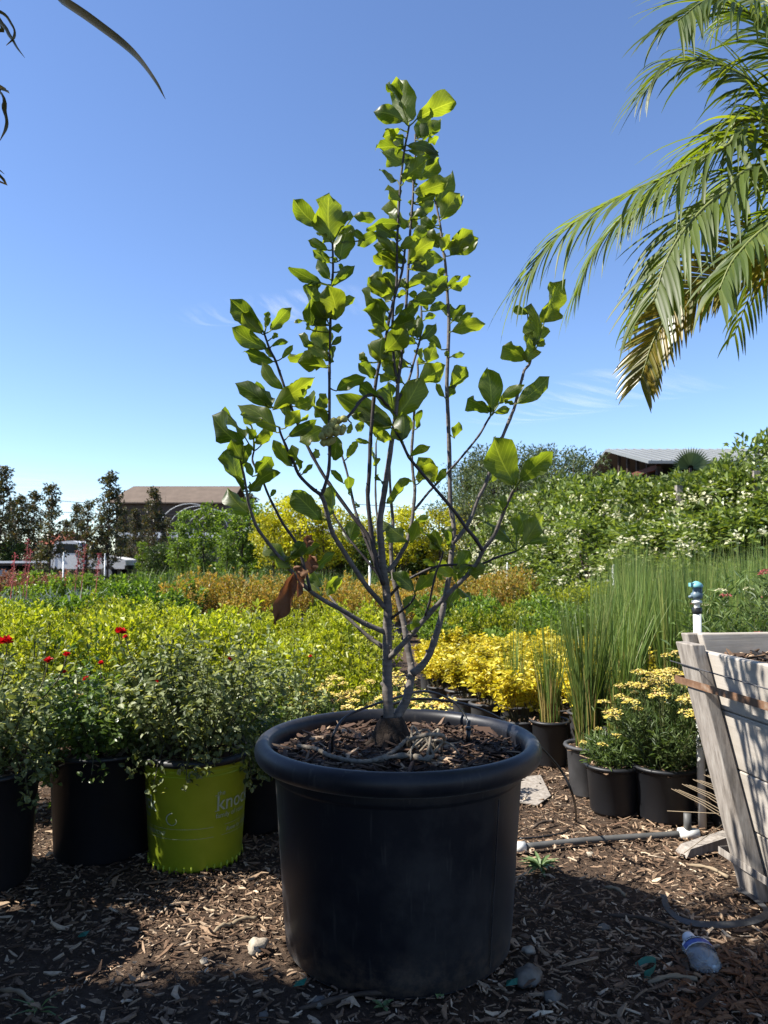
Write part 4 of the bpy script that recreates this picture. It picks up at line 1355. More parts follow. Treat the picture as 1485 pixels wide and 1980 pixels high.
def tall_pink():
    for k, (x, y, H, n) in enumerate(((1.42, 2.82, .86, 7), (1.66, 3.02, .90, 7), (1.5, 3.3, .84, 6))):
        t = thing('pink_flowered_perennial', 'tall leafy perennial with small pink flower heads behind the timber box', 'flower', (x, y, 0), 0, 'pink-flowered perennials behind the box')
        P, S = pot_meshes(.10, .2, M['potblack'], None, 'pot', 20, k)
        link('pot', P, t)
        b = MB()
        tips = shrub(b, 600 + k, H - .2, .30, 26, 60, .055, .009, .18, .2, .7, 0, 1, .0028, .1, False, .25, .02)
        b.build('foliage', [M['yarrowleaf'], M['stem']], t)
        f = MB()
        for j, p in enumerate(tips[:n]):
            umbel(f, (p.x, p.y, p.z + .02), .024, 700 + j + 20 * k, j % 3 == 2, 40)
        f.build('flower_heads', [M['pinkflower'], M['cream']], t)
tall_pink()

# ------------------------------------------------------------------ trees and hedge behind the beds
def tree_parts(seed, H, prof, trunk_h, leafm, ncl, per, crad, L, W, tr=.05, barkm='farbark', hexa=False, up=.2, multi=1, flower=None):
    """returns (trunk mesh, crown mesh, blossom mesh or None); prof(f) = crown radius at height fraction f of the crown"""
    g = random.Random(seed)
    t = MB()
    cents, rads = [], []
    top = H * .96
    for mstem in range(multi):
        ax, ay = (g.uniform(-.12, .12) * H * (multi > 1) for _ in range(2))
        pts = [Vector((ax * .15, ay * .15, -.02)), Vector((ax * .5, ay * .5, H * .35)), Vector((ax + g.uniform(-.03, .03) * H, ay, H * .7)), Vector((ax * 1.1, ay * 1.1, top * g.uniform(.9, 1)))]
        pth = smooth_path(pts, 4)
        t.tube(pth, [tr * (1 - .85 * i / (len(pth) - 1)) / math.sqrt(multi) for i in range(len(pth))], 7)
    for k in range(ncl):
        f = g.random()
        z = trunk_h + (H - trunk_h) * f
        R = prof(f)
        q = g.uniform(0, 6.283)
        rr = R * math.sqrt(g.uniform(.05, 1)) * g.uniform(.8, 1.12)
        c = Vector((rr * math.cos(q), rr * math.sin(q), z))
        cents.append(c)
        rads.append(crad * g.uniform(.6, 1.3))
        if k % 2 == 0:
            b = Vector((0, 0, max(trunk_h * .6, z - rr * 1.1 - .08 * H)))
            t.tube([b, b.lerp(c, .55) + Vector((0, 0, .03 * H)), c], [tr * .3, tr * .2, tr * .06], 4, 0, False)
    c = MB()
    clumps(c, seed, cents, per, rads, L, W, 0, up, hexa)
    fl = None
    if flower:
        n, rad, sz = flower
        fb = MB()
        cc = []
        for k in range(n):
            f = g.uniform(0, .92)
            q = g.uniform(0, 6.283)
            R = prof(f) * g.uniform(.92, 1.08)
            cc.append(Vector((R * math.cos(q), R * math.sin(q), trunk_h + (H - trunk_h) * f)))
        clumps(fb, seed + 5, cc, 16, rad, sz, sz * .9, 0, .3)
        fl = fb.mesh('blossom', M['cream'])
    return t.mesh('trunk', M[barkm], True), c.mesh('crown', M[leafm]), fl

def plant_tree(name, label, cat, group, parts, loc, rz, sc):
    t = thing(name, label, cat, loc, rz, group, sc)
    link('trunk', parts[0], t)
    link('crown', parts[1], t)
    if parts[2]:
        link('blossom', parts[2], t)
    return t

def far_trees():
    g = random.Random(5)
    cone = lambda w: (lambda f: w * (1.0 - .75 * f) * (.55 + .45 * math.sin(min(1, f * 4 + .3) * 1.57)))
    dark = [tree_parts(800 + i, 5.0, cone(1.0), .35 + .5 * (i % 2), 'purple', 80, 26, .24, .17, .10, .055, multi=1 + i % 3) for i in range(4)]
    # dark saplings before the building: (pixel x, pixel y of the top, depth)
    for k, (px, py, Y) in enumerate(((3, 908, 33), (22, 975, 36), (42, 962, 34), (68, 955, 35), (100, 942, 30), (150, 980, 36), (170, 972, 30), (212, 920, 30), (238, 985, 36), (262, 990, 34), (300, 948, 33), (196, 1000, 38), (325, 1005, 36), (130, 1010, 38), (280, 1000, 39), (485, 960, 37), (455, 1000, 36))):
        p = at(px, py, Y)
        s = p.z / 4.9
        lab = {100: 'slender dark sapling standing just before the white truck cab', 170: 'bushy dark sapling covering the windscreen of the white truck', 212: 'tallest dark sapling overlapping the left end of the brown building',
               300: 'narrow dark sapling before the middle of the brown building', 485: 'lone dark sapling behind the light green saplings', 238: 'dark sapling between the truck bonnet and the brown building'}.get(px, 'tall narrow dark bronze-green sapling in the row along the truck and the building')
        plant_tree('dark_sapling', lab, 'tree', 'dark saplings along the far edge',
                   dark[k % 4], (p.x, p.y, 0), g.uniform(0, 6.28), (s * g.uniform(.85, 1.1), s * .95, s))
    light = [tree_parts(820 + i, 3.4, lambda f: .55 * (.4 + math.sin(math.pi * (f * .8 + .12)) * .6), .5, 'lime_tree', 48, 24, .20, .15, .10, .04) for i in range(3)]
    for k, (px, py, Y) in enumerate(((362, 980, 27), (395, 972, 26), (430, 985, 28), (470, 955, 26), (500, 975, 27), (345, 1010, 25), (440, 1020, 24), (520, 1000, 26))):
        p = at(px, py, Y)
        s = p.z / 3.4
        plant_tree('light_green_sapling', 'leafy light green sapling before the hoop house', 'tree', 'light green saplings before the hoop house',
                   light[k % 3], (p.x, p.y, 0), g.uniform(0, 6.28), s)
    gold = [tree_parts(840 + i, 3.0, lambda f: 1.0 * (.35 + math.sin(math.pi * (f * .85 + .1)) * .65), 1.0, 'goldtree', 55, 40, .28, .11, .075, .045) for i in range(3)]
    for k, (px, py, Y) in enumerate(((548, 968, 22), (585, 965, 21), (625, 985, 21), (660, 990, 23), (530, 1000, 21), (775, 985, 22), (800, 1000, 24), (850, 985, 22), (910, 980, 21), (945, 1000, 22), (700, 1005, 24))):
        p = at(px, py, Y)
        s = p.z / 3.0
        plant_tree('golden_tree', 'small tree with golden-yellow leaves behind the magnolia', 'tree', 'golden-leaved trees behind the beds',
                   gold[k % 3], (p.x, p.y, 0), g.uniform(0, 6.28), s)
    dk = [tree_parts(860 + i, 2.0, lambda f: .8 * (1 - .3 * f), .05, 'dgreen', 60, 40, .24, .10, .06, .04) for i in range(2)]
    for k in range(26):
        px = 545 + k * 17.5 + g.uniform(-6, 6)
        p = at(px, g.uniform(1040, 1068), 23 + g.uniform(-.8, 2.5))
        s = p.z / 2.0
        plant_tree('dark_shrub', 'dark green evergreen shrub in the line beneath the golden trees', 'shrub', 'dark evergreens under the golden trees', dk[k % 2], (p.x, p.y, 0), g.uniform(0, 6.28), (s * 1.2, s * 1.2, s))
    for k in range(22):
        px = 5 + k * 25 + g.uniform(-8, 8)
        p = at(px, g.uniform(1045, 1072), 31 + g.uniform(-1, 4))
        if 60 < px < 260:
            p = at(px, 1062, 41 + g.uniform(0, 2))
        s = p.z / 2.0
        plant_tree('boundary_shrub', 'rounded mixed green shrub along the far boundary behind the saplings', 'shrub', 'shrubs along the far boundary', (dk + light[:1])[k % 3] if k % 3 < 2 else light[0], (p.x, p.y, 0), g.uniform(0, 6.28), (s * 1.3, s * 1.3, s) if k % 3 < 2 else s * .6)
    # flowering hedge on the right
    round_ = lambda f: 1.25 * (math.sqrt(max(0, 1 - max(0, (f - .35) / .65) ** 2)) * .9 + .1)
    hed = [tree_parts(880 + i, 2.3, round_, .1, 'hedge', 70, 62, .27, .12, .06, .05, flower=(32, .12, .055), multi=2) for i in range(3)]
    spots = ((985, 990, 18), (1015, 965, 17.5), (1045, 955, 16.5), (1080, 935, 15.5), (1120, 930, 14.8), (1165, 935, 14), (1205, 930, 13.5), (1250, 940, 12.8), (1290, 932, 12.2), (1335, 940, 11.6), (1385, 930, 11.2), (1430, 935, 10.9), (1480, 915, 10.6), (1530, 905, 10.4),
             (1150, 1010, 12), (1240, 1020, 11), (1330, 1015, 10.2), (1430, 1000, 9.6), (1060, 1040, 14), (1500, 1000, 9.3))
    for k, (px, py, Y) in enumerate(spots):
        p = at(px, py, Y)
        s = p.z / 2.3
        plant_tree('flowering_hedge_shrub', 'large dense shrub with cream blossom clusters in the tall hedge below the shed', 'shrub', 'flowering shrubs of the tall hedge', hed[k % 3], (p.x, p.y, 0), g.uniform(0, 6.28), (1.0 + .1 * (k % 2), 1.0, s))
    oli = [tree_parts(900 + i, 4.5, lambda f: 1.5 * (.4 + math.sin(math.pi * (f * .85 + .1)) * .6), .9, 'olive', 110, 46, .34, .13, .05, .09, multi=2) for i in range(3)]
    for k, (px, py, Y) in enumerate(((900, 905, 24), (930, 880, 24), (960, 868, 23), (1000, 870, 22), (1040, 880, 22), (1075, 872, 21), (1112, 882, 20), (1010, 905, 19), (920, 945, 20), (965, 920, 20), (1060, 905, 19))):
        p = at(px, py, Y)
        s = p.z / 4.5
        plant_tree('grey_green_tree', 'airy grey-green tree at the left end of the flowering hedge', 'tree', 'grey-green trees left of the hedge', oli[k % 3], (p.x, p.y, 0), g.uniform(0, 6.28), s)
    for k, (px, py, Y) in enumerate(((1225, 935, 17), (1345, 925, 15.5), (1415, 905, 15), (1455, 895, 14.5), (1510, 850, 15), (1570, 870, 15), (1190, 940, 18), (1295, 935, 16), (1380, 925, 14))):
        p = at(px, py, Y)
        s = p.z / 4.5
        plant_tree('green_tree', 'leafy green tree rising behind the flowering hedge near the shed', 'tree', 'trees behind the flowering hedge', (hed + oli)[k % 4], (p.x, p.y, 0), g.uniform(0, 6.28), (s if k % 4 == 3 else p.z / 2.3 * .8, s if k % 4 == 3 else p.z / 2.3 * .8, s if k % 4 == 3 else p.z / 2.3))
    # fan leaf showing before the shed roof
    b = MB()
    p = at(1335, 905, 16.5)
    V, F = [], []
    for k in range(26):
        a = math.radians(-12 + 200 * k / 25)
        d = Vector((math.cos(a), -.25, math.sin(a)))
        s = Vector((-math.sin(a), 0, math.cos(a))) * .03
        n = len(V)
        V += [d * .06 - s * .3, d * .06 + s * .3, d * .30 + s * .8, d * .30 - s * .8, d * .46]
        F += [(n, n + 3, n + 2, n + 1), (n + 3, n + 4, n + 2)]
    b.add(V, F)
    t = thing('fan_palm', 'fan palm showing its spiky leaf above the hedge before the shed roof', 'palm', (p.x, p.y, 0))
    o = b.build('fan_leaf', M['olive'], t)
    o.location = (0, 0, p.z)
    o2 = link('fan_leaf', o.data, t, (.5, .2, p.z - .15), .8, .9)
    MB().tube([(0, 0, -.05), (.05, 0, p.z * .6), (0, 0, p.z)], [.09, .08, .03], 8).build('trunk', M['farbark'], t, True)
far_trees()

def stakes():
    for (px, py0, py1, Y) in ((1387, 928, 1000, 11.6), (1258, 952, 1010, 12.5)):
        p = at(px, py0, Y)
        o = MB().box((0, 0, p.z / 2), (.09, .09, p.z)).build('timber_stake', M['post'])
        o.location = (p.x, p.y - 1.2, 0)
        tag(o, 'square weathered timber stake poking out of the flowering hedge %s' % ('near its tall end' if px > 1300 else 'below the shed eave'), 'stake', 'stakes in the hedge')
stakes()

# ------------------------------------------------------------------ buildings, truck, cables
def buildings():
    # shed on the right: its left end wall faces the beds, the near roof slope faces the camera
    X0, L, y0, yr, y1 = 8.72, 5.6, 24.0, 28.0, 32.0
    zr, ze = at(1165, 873, yr).z, at(1274, 894, y0).z
    t = thing('open_shed', 'open timber shed with pale metal roof standing above the flowering hedge', 'shed', (X0, y0, 0))
    m = MB()
    k = .09
    m.hexa([(-.5, -.5, ze - .10), (L, -.5, ze - .10), (L, yr - y0, zr), (-.5, yr - y0, zr), (-.5, -.5, ze - .10 + k), (L, -.5, ze - .10 + k), (L, yr - y0, zr + k), (-.5, yr - y0, zr + k)])
    m.hexa([(-.5, yr - y0, zr), (L, yr - y0, zr), (L, y1 - y0 + .5, ze - .1), (-.5, y1 - y0 + .5, ze - .1), (-.5, yr - y0, zr + k), (L, yr - y0, zr + k), (L, y1 - y0 + .5, ze - .1 + k), (-.5, y1 - y0 + .5, ze - .1 + k)])
    m.build('roof', M['metalroof'], t)
    for j in range(20):
        x = -.4 + (L + .3) * j / 19
        MB().tube([(x, -.5, ze + .0), (x, yr - y0, zr + k + .01)], .022, 4).build('roof_rib', M['metalroof'], t)
    for j in range(9):
        y = (y1 - y0) * j / 8
        top = ze + (zr - ze) * (1 - abs(y - (yr - y0)) / (yr - y0)) - .12
        MB().box((0, y, (top + ze - 1.1) / 2), (.1, .1, top - ze + 1.1)).build('stud', M['farbark'], t)
    for dz in (-.15, -.7):
        MB().box((.0, (y1 - y0) / 2, ze + dz), (.14, y1 - y0, .16)).build('beam', M['redwood'], t)
    for (x, y) in ((0.0, .02), (0.0, 3.9), (0.0, 8.0), (L - .3, .02), (L - .3, 8.0), (L / 2, .02)):
        MB().box((x + .02, y, (ze - .2) / 2), (.18, .18, ze - .2)).build('post', M['darkwood'], t)
    MB().box((L - .1, 4, ze / 2), (.1, 7.9, ze)).build('end_wall', M['darkwood'], t)
    MB().box((L / 2, 7.9, ze / 2), (L - .3, .1, ze)).build('back_wall', M['darkwood'], t)
    MB().box((L / 2 + .6, 4, ze - .9), (L - 1.4, 7.6, 1.2)).build('loft', M['darkwood'], t)
    # brown house
    Y = 62
    p0, p1 = at(217, 972, Y), at(444, 975, Y)
    top0 = at(232, 940, Y + 4)
    t = thing('brown_house', 'long brown building with a plain shingled roof behind the dark saplings', 'building', (p0.x, p0.y, 0))
    W = p1.x - p0.x
    ze, zr = p0.z, top0.z
    MB().box((W / 2, 4, ze / 2), (W - .6, 8, ze)).build('wall', M['siding'], t)
    r = MB()
    r.hexa([(-.4, -.5, ze - .1), (W + .2, -.5, ze - .1), (W + .2, 4, zr - .1), (.4, 4, zr - .1), (-.4, -.5, ze), (W + .2, -.5, ze + .0), (W + .2, 4, zr), (.4, 4, zr)])
    r.hexa([(.4, 4, zr - .1), (W + .2, 4, zr - .1), (W + .2, 8.5, ze - .1), (-.4, 8.5, ze - .1), (.4, 4, zr), (W + .2, 4, zr), (W + .2, 8.5, ze), (-.4, 8.5, ze)])
    r.build('roof', M['roofbrown'], t)
    for k in range(7):
        z = .5 + k * (ze - .8) / 7
        MB().box((W / 2, -.03, z), (W - .62, .05, .10)).build('siding_board', M['roofbrown'], t)
    # red tiled house at the far left
    p0, p1 = at(72, 1052, 75), at(140, 1052, 75)
    ap = at(105, 1027, 78)
    t = thing('tiled_house', 'low house with a red tiled roof seen behind the truck', 'building', (p0.x, p0.y, 0))
    W = p1.x - p0.x
    MB().box((W / 2, 3, p0.z / 2), (W - .4, 6, p0.z)).build('wall', M['wall'], t)
    r = MB()
    r.add([(-.3, -.3, p0.z), (W + .3, -.3, p0.z), (W + .3, 6.3, p0.z), (-.3, 6.3, p0.z), (W * .35, 3, ap.z), (W * .65, 3, ap.z)], [(0, 1, 5, 4), (1, 2, 5), (2, 3, 4, 5), (3, 0, 4), (3, 2, 1, 0)])
    r.build('roof', M['redtile'], t)
    for k in range(1, 8):
        f = k / 8
        MB().tube([(-.3 + (W * .35 + .3) * f, -.3 + 3.3 * f, p0.z + (ap.z - p0.z) * f + .03), (W + .3 - (W * .35 + .3) * f, -.3 + 3.3 * f, p0.z + (ap.z - p0.z) * f + .03)], .05, 5).build('tile_course', M['redtile'], t)
    # hoop house frame
    Y = 44
    a, b, c = at(308, 1030, Y), at(368, 974, Y), at(432, 1030, Y)
    t = thing('hoop_house', 'bare curved metal hoops of a greenhouse with a white side band', 'greenhouse', (b.x, b.y, 0))
    W = (c.x - a.x) / 2
    zs = a.z
    for k in range(6):
        m = MB()
        m.tube([(W * math.cos(q), k * 1.5 + 0.5 * k, zs * .0 + (zs if 0 <= q <= math.pi else 0) + (b.z - zs) * math.sin(q)) for q in [math.pi * i / 14 for i in range(15)]], .032, 5)
        for s in (-1, 1):
            m.tube([(s * W, 2.0 * k, 0), (s * W, 2.0 * k, zs)], .045, 5)
        m.build('hoop', M['hoop'], t, True)
    MB().box((1.2, -.06, zs - .15), (W * 2 + 7, .03, .32)).build('side_band', M['white'], t)
    MB().box((1.2, -.02, (zs - .3) / 2), (W * 2 + 7, .03, zs - .34)).build('shade_cloth', M['fabric'], t)
    # white building edge behind the golden trees
    p0, p1 = at(560, 1030, 50), at(740, 1030, 50)
    t = thing('low_white_building', 'low pale building with a white fascia glimpsed beneath the golden trees', 'building', (p0.x, p0.y, 0))
    W = p1.x - p0.x
    MB().box((W / 2, 2.5, p0.z / 2), (W, 5, p0.z)).build('wall', M['wall'], t)
    MB().box((W / 2, 2.4, p0.z + .15), (W + .8, 5.6, .3)).build('fascia', M['white'], t)
    # cables
    for (l, m_, r_, nm) in (((-60, 958), (110, 968), (240, 980), 'upper'), ((-60, 985), (110, 990), (240, 996), 'lower'), ((690, 975), (860, 985), (1100, 985), 'far')):
        c = MB()
        c.tube(smooth_path([at(l[0], l[1], 72), at(m_[0], m_[1], 72), at(r_[0], r_[1], 72)], 6), .03, 4, 0, False)
        o = c.build('power_cable', M['cable'])
        tag(o, 'thin dark %s power cable crossing the sky behind the trees' % nm, 'cable')
    for (px, py) in ((-60, 940), (1100, 940)):
        p = at(px, py, 72)
        o = MB().tube([(0, 0, 0), (0, 0, p.z)], [.16, .11], 8).box((0, 0, p.z - .8), (2.2, .12, .14)).build('utility_pole', M['farbark'])
        o.location = (p.x, p.y, 0)
        tag(o, 'dark timber utility pole carrying the cables at their %s end' % ('left' if px < 0 else 'right'), 'pole')
buildings()

def truck():
    p = gr(96, 1112)
    Y = 32
    p = at(97, 1100, Y)
    t = thing('white_truck', 'white flatbed pickup truck parked behind the dark saplings', 'truck', (p.x + .0, Y, 0), .02, None, .88)
    h = .55
    b = MB()
    # cab side profile extruded across
    prof = [(0, h), (0, 1.0), (.10, 1.42), (.22, 1.86), (1.05, 1.90), (1.30, 1.80), (1.78, 1.24), (2.75, 1.14), (3.35, 1.05), (3.55, .98), (3.6, .62), (3.5, h)]
    n = len(prof)
    V = [(x, 0, z) for x, z in prof] + [(x, 1.75, z) for x, z in prof]
    b.add(V, [tuple(range(n - 1, -1, -1)), tuple(range(n, 2 * n))] + [(i, (i + 1) % n, n + (i + 1) % n, n + i) for i in range(n)][::-1])
    b.build('cab_body', M['paint'], t)
    w = MB()
    w.add([(.24, -.008, 1.30), (1.40, -.008, 1.30), (1.18, -.008, 1.74), (.34, -.008, 1.76)], [(0, 1, 2, 3)])
    w.build('side_window', M['glass'], t)
    w = MB()
    w.add([(1.34, .12, 1.79), (1.34, 1.63, 1.79), (1.79, 1.63, 1.26), (1.79, .12, 1.26)], [(0, 3, 2, 1)])
    w.build('windscreen', M['glass'], t)
    MB().box((.42, -.02, 1.12), (.22, .03, .06)).build('door_handle', M['glass'], t)
    MB().tube([(1.5, -.02, .62), (1.5, -.02, 1.28)], .008, 4).tube([(.12, -.02, .62), (.12, -.02, 1.28)], .008, 4).build('door_seam', M['tyre'], t)
    m = MB().box((1.45, -.22, 1.18), (.28, .08, .22), 0, .3)
    m.tube([(1.5, -.02, 1.2), (1.45, -.2, 1.2)], .02, 5)
    m.build('wing_mirror', M['paint'], t)
    MB().box((-1.6, .87, .78), (3.0, 1.9, .14)).build('flatbed', M['farbark'], t)
    MB().box((-1.6, -.1, .88), (3.0, .05, .10)).build('bed_rail', M['paint'], t)
    MB().box((3.6, .87, .62), (.14, 1.75, .2)).build('bumper', M['tyre'], t)
    for (x, y) in ((2.75, .1), (2.75, 1.6), (-2.2, .1), (-2.2, 1.6)):
        wl = MB().tube([(x, y - .12, .36), (x, y + .12, .36)], .36, 20)
        o = wl.build('wheel', M['tyre'], t, True)
        MB().tube([(x, y - .13, .36), (x, y + .13, .36)], .19, 14).build('rim', M['hoop'], o)
    for y in (.25, 1.5):
        MB().box((3.55, y, .9), (.08, .28, .16)).build('headlight', M['white'], t)
truck()

# ------------------------------------------------------------------ risers and sprinkler
def risers():
    for (px, py0, py1, Y) in ((123, 1078, 1112, 12.5), (203, 1078, 1104, 16), (715, 1098, 1165, 9.2), (981, 1097, 1122, 13), (1186, 1106, 1140, 8.5)):
        p = at(px, py0, Y)
        b = MB().tube([(0, 0, 0), (0, 0, p.z)], .012, 8).lathe([(.016, p.z - .06), (.016, p.z), (.010, p.z + .05), (.010, p.z + .08), (.002, p.z + .085)], 10)
        o = b.build('irrigation_riser', M['white'], None, True)
        o.location = (p.x, p.y, 0)
        tag(o, {123: 'thin white upright irrigation pipe before the cab of the truck', 203: 'thin white upright irrigation pipe before the bonnet of the truck', 715: 'tall white upright irrigation pipe seen beside the magnolia trunk',
                981: 'white upright irrigation pipe at the end of the orange shrubs', 1186: 'white upright irrigation pipe at the foot of the flowering hedge'}[px], 'pipe', 'white risers in the beds')
    p = at(1349, 1225, 2.66)
    t = thing('sprinkler', 'blue and grey impact sprinkler head on a white pipe behind the timber box', 'sprinkler', (p.x, p.y, 0))
    zt = at(1349, 1128, 2.66).z
    MB().tube([(0, 0, 0), (0, 0, zt - .085)], .0135, 14).build('riser_pipe', M['white'], t, True)
    MB().lathe([(.0155, zt - .105), (.0165, zt - .10), (.0165, zt - .085), (.0145, zt - .083)], 16).build('black_coupling', M['hose'], t, True)
    MB().lathe([(.010, zt - .085), (.010, zt - .07), (.017, zt - .068), (.017, zt - .06), (.010, zt - .058), (.010, zt - .05)], 12).build('collar', M['white'], t, True)
    b = MB().lathe([(.012, zt - .055), (.019, zt - .05), (.020, zt - .036), (.013, zt - .03), (.012, zt - .012)], 14)
    b.tube([(-.004, 0, zt - .04), (-.028, -.004, zt - .048)], .006, 6)
    b.box((.012, 0, zt - .026), (.008, .02, .04))
    b.build('nozzle_body', M['greyplastic'], t, True)
    MB().lathe([(.020, zt - .014), (.023, zt - .009), (.017, zt), (.006, zt + .007), (.001, zt + .008)], 16).build('cap', M['blueplastic'], t, True)
    MB().box((-.016, -.006, zt - .004), (.024, .012, .012), 0, .3).build('arm', M['blueplastic'], t)
risers()

# row of empty grey pots in the gap of the beds
def empty_pots():
    P = MB().lathe(pot_profile(.09, .2), 14).mesh('empty_pot', M['potgrey'], True)
    for k in range(9):
        o = link('empty_pot', P, None, at(577 + k * 7.5, 1163 + k * 3.2, 9.6 - k * .13) * 1.0)
        o.location.z = 0
        o.location.y = 9.5 - k * .16
        o.location.x = -1.17 + k * .075
        tag(o, 'faded empty grey pot in the short row between the orange shrubs', 'pot', 'empty grey pots in a row')
empty_pots()

# ------------------------------------------------------------------ timber box with the palm, and the off-frame strap tree and added shade casters
def timber_box(label, C, yaw, ht, hb, H, seed, nb=4, chipsn=1500, name='timber_planter_box'):
    t = thing(name, label, 'planter', (C[0], C[1], 0), yaw)
    g = random.Random(seed)
    hw = lambda z: hb + (ht - hb) * z / H
    for side in range(4):
        R = Matrix.Rotation(side * math.pi / 2, 3, 'Z')
        z0 = .015
        top = H - (.045 if side == 0 else 0)
        zs = [z0 + (top - z0) * k / nb for k in range(nb + 1)]
        for k in range(nb):
            a, b = zs[k] + .0015, zs[k + 1] - .0015
            e = .004 * g.uniform(-1, 1)
            V = []
            for z in (a, b):
                x = -hw(z) - e
                y = hw(z) - (.0 if side % 2 == 0 else .031)
                V += [R @ Vector((x, -y, z)), R @ Vector((x + .028, -y, z)), R @ Vector((x + .028, y, z)), R @ Vector((x, y, z))]
            o = MB().hexa(V).build('board', M['wood'], t)
            bv = o.modifiers.new('edge', 'BEVEL')
            bv.width = .004
            bv.segments = 2
        for s in (-1, 1):
            V = []
            for z in (.0, H - .005 - .02 * (side == 0)):
                x = -hw(z) - .006
                y = s * (hw(z) - .052)
                w = .046
                V += [R @ Vector((x - .038, y - w, z)), R @ Vector((x, y - w, z)), R @ Vector((x, y + w, z)), R @ Vector((x - .038, y + w, z))]
            o = MB().hexa(V).build('cleat', M['post'], t)
            bv = o.modifiers.new('edge', 'BEVEL')
            bv.width = .003
            bv.segments = 2
    for z, m in ((H * .80, 'rust'), (H * .12, 'post')):
        b = MB()
        h = hw(z) + .048
        pts = [(-h, -h), (h, -h), (h, h), (-h, h)]
        V, F = [], []
        for (x, y) in pts:
            V += [(x, y, z - .010), (x, y, z + .010), (x * .996, y * .996, z + .010), (x * .996, y * .996, z - .010)]
        for i in range(4):
            j = (i + 1) % 4
            for q in range(4):
                F.append((i * 4 + q, j * 4 + q, j * 4 + (q + 1) % 4, i * 4 + (q + 1) % 4))
        b.add(V, F).build('metal_band', M[m], t)
    wr = MB()
    h = hw(H * .86) + .05
    wr.tube([(-h, -h, H * .87), (-h + .004, 0, H * .862), (-h, h, H * .875)], .0018, 4)
    wr.build('wire', M['cable'], t)
    s = MB()
    zt = H - .075
    s.add([(-hw(zt) + .03, -hw(zt) + .03, zt), (hw(zt) - .03, -hw(zt) + .03, zt), (hw(zt) - .03, hw(zt) - .03, zt), (-hw(zt) + .03, hw(zt) - .03, zt)], [(0, 1, 2, 3)], 0)
    chips(s, [(g.uniform(-1, 1), g.uniform(-1, 1)) for _ in range(chipsn)], g, zt + .01, hw(zt) - .05, .04, 1, False)
    stuff(s.build('mulch', [M['soil'], M['chip']], t))
    return t

timber_box('weathered timber planter box with rusty metal band, leaning boards and bark mulch', (1.415, 1.90), math.radians(8), .455, .34, .70, 3)

def hang(x, y, L, w, droop, g):
    V, F = [], []
    n = 7
    p = Vector((0, 0, 0))
    d = x.copy()
    for i in range(n + 1):
        f = i / n
        ww = w * (.5 + .5 * math.sin(min(1, f * 2.4) * 1.57)) * (1 - f ** 2.4) * .5 + .0004
        s = (y - d * y.dot(d)).normalized()
        u = d.cross(s)
        V += [p - s * ww, p - u * ww * .35, p + s * ww]
        d = (d + Vector((0, 0, -1)) * droop / n * (.5 + 1.3 * f)).normalized()
        p = p + d * (L / n)
    for i in range(n):
        for k in range(2):
            q = i * 3 + k
            F.append((q, q + 3, q + 4, q + 1))
    return V, F

def frond(tree, base, pts, seed, n=46, L=.22, mat='palm', single=True, w=.0135, droop=(.8, 2.6), rr=.006, fwd=.55, roll=0.0):
    """a feather leaf: rachis with a pair of hanging leaflets at every step"""
    g = random.Random(seed)
    path = smooth_path(pts, 8)
    ln = [0]
    for i in range(1, len(path)):
        ln.append(ln[-1] + (path[i] - path[i - 1]).length)
    r = MB().tube([p - base for p in path], [rr * (1 - .75 * i / (len(path) - 1)) for i in range(len(path))], 6)
    fo = r.build('frond', M['rachis'], tree, True)
    allm = MB()
    for k in range(n):
        f = .12 + .88 * (k + .5) / n
        d = f * ln[-1]
        i = max(j for j in range(len(ln)) if ln[j] <= d)
        i = min(i, len(path) - 2)
        q = (d - ln[i]) / max(1e-6, ln[i + 1] - ln[i])
        p = path[i].lerp(path[i + 1], q)
        tg = (path[i + 1] - path[i]).normalized()
        up = Vector((0, 0, 1))
        side = tg.cross(up)
        if side.length < .2:
            side = Vector((1, 0, 0))
        side.normalize()
        upn = side.cross(tg).normalized()
        side, upn = side * math.cos(roll) + upn * math.sin(roll), upn * math.cos(roll) - side * math.sin(roll)
        for s in (-1, 1):
            ll = L * (.55 + .6 * math.sin(math.pi * min(1, .15 + f * .8))) * g.uniform(.8, 1.15)
            fw = fwd + .9 * f * (fwd / .55) + g.uniform(-.15, .15)
            x = (side * s + tg * fw + upn * g.uniform(-.05, .4)).normalized()
            z = (upn - x * upn.dot(x)).normalized()
            y = z.cross(x)
            Mx = Matrix((x, y, z)).transposed().to_4x4()
            Mx.translation = p - base
            V, F = hang(x, y, ll, w * g.uniform(.8, 1.2), g.uniform(*droop), g)
            if single:
                o = link('leaflet', MB().add(V, F).mesh('leaflet', M[mat], True), fo, p - base)
            else:
                allm.add([p - base + v for v in V], F)
    if not single:
        stuff(allm.build('leaflets', M[mat], fo))
    return fo

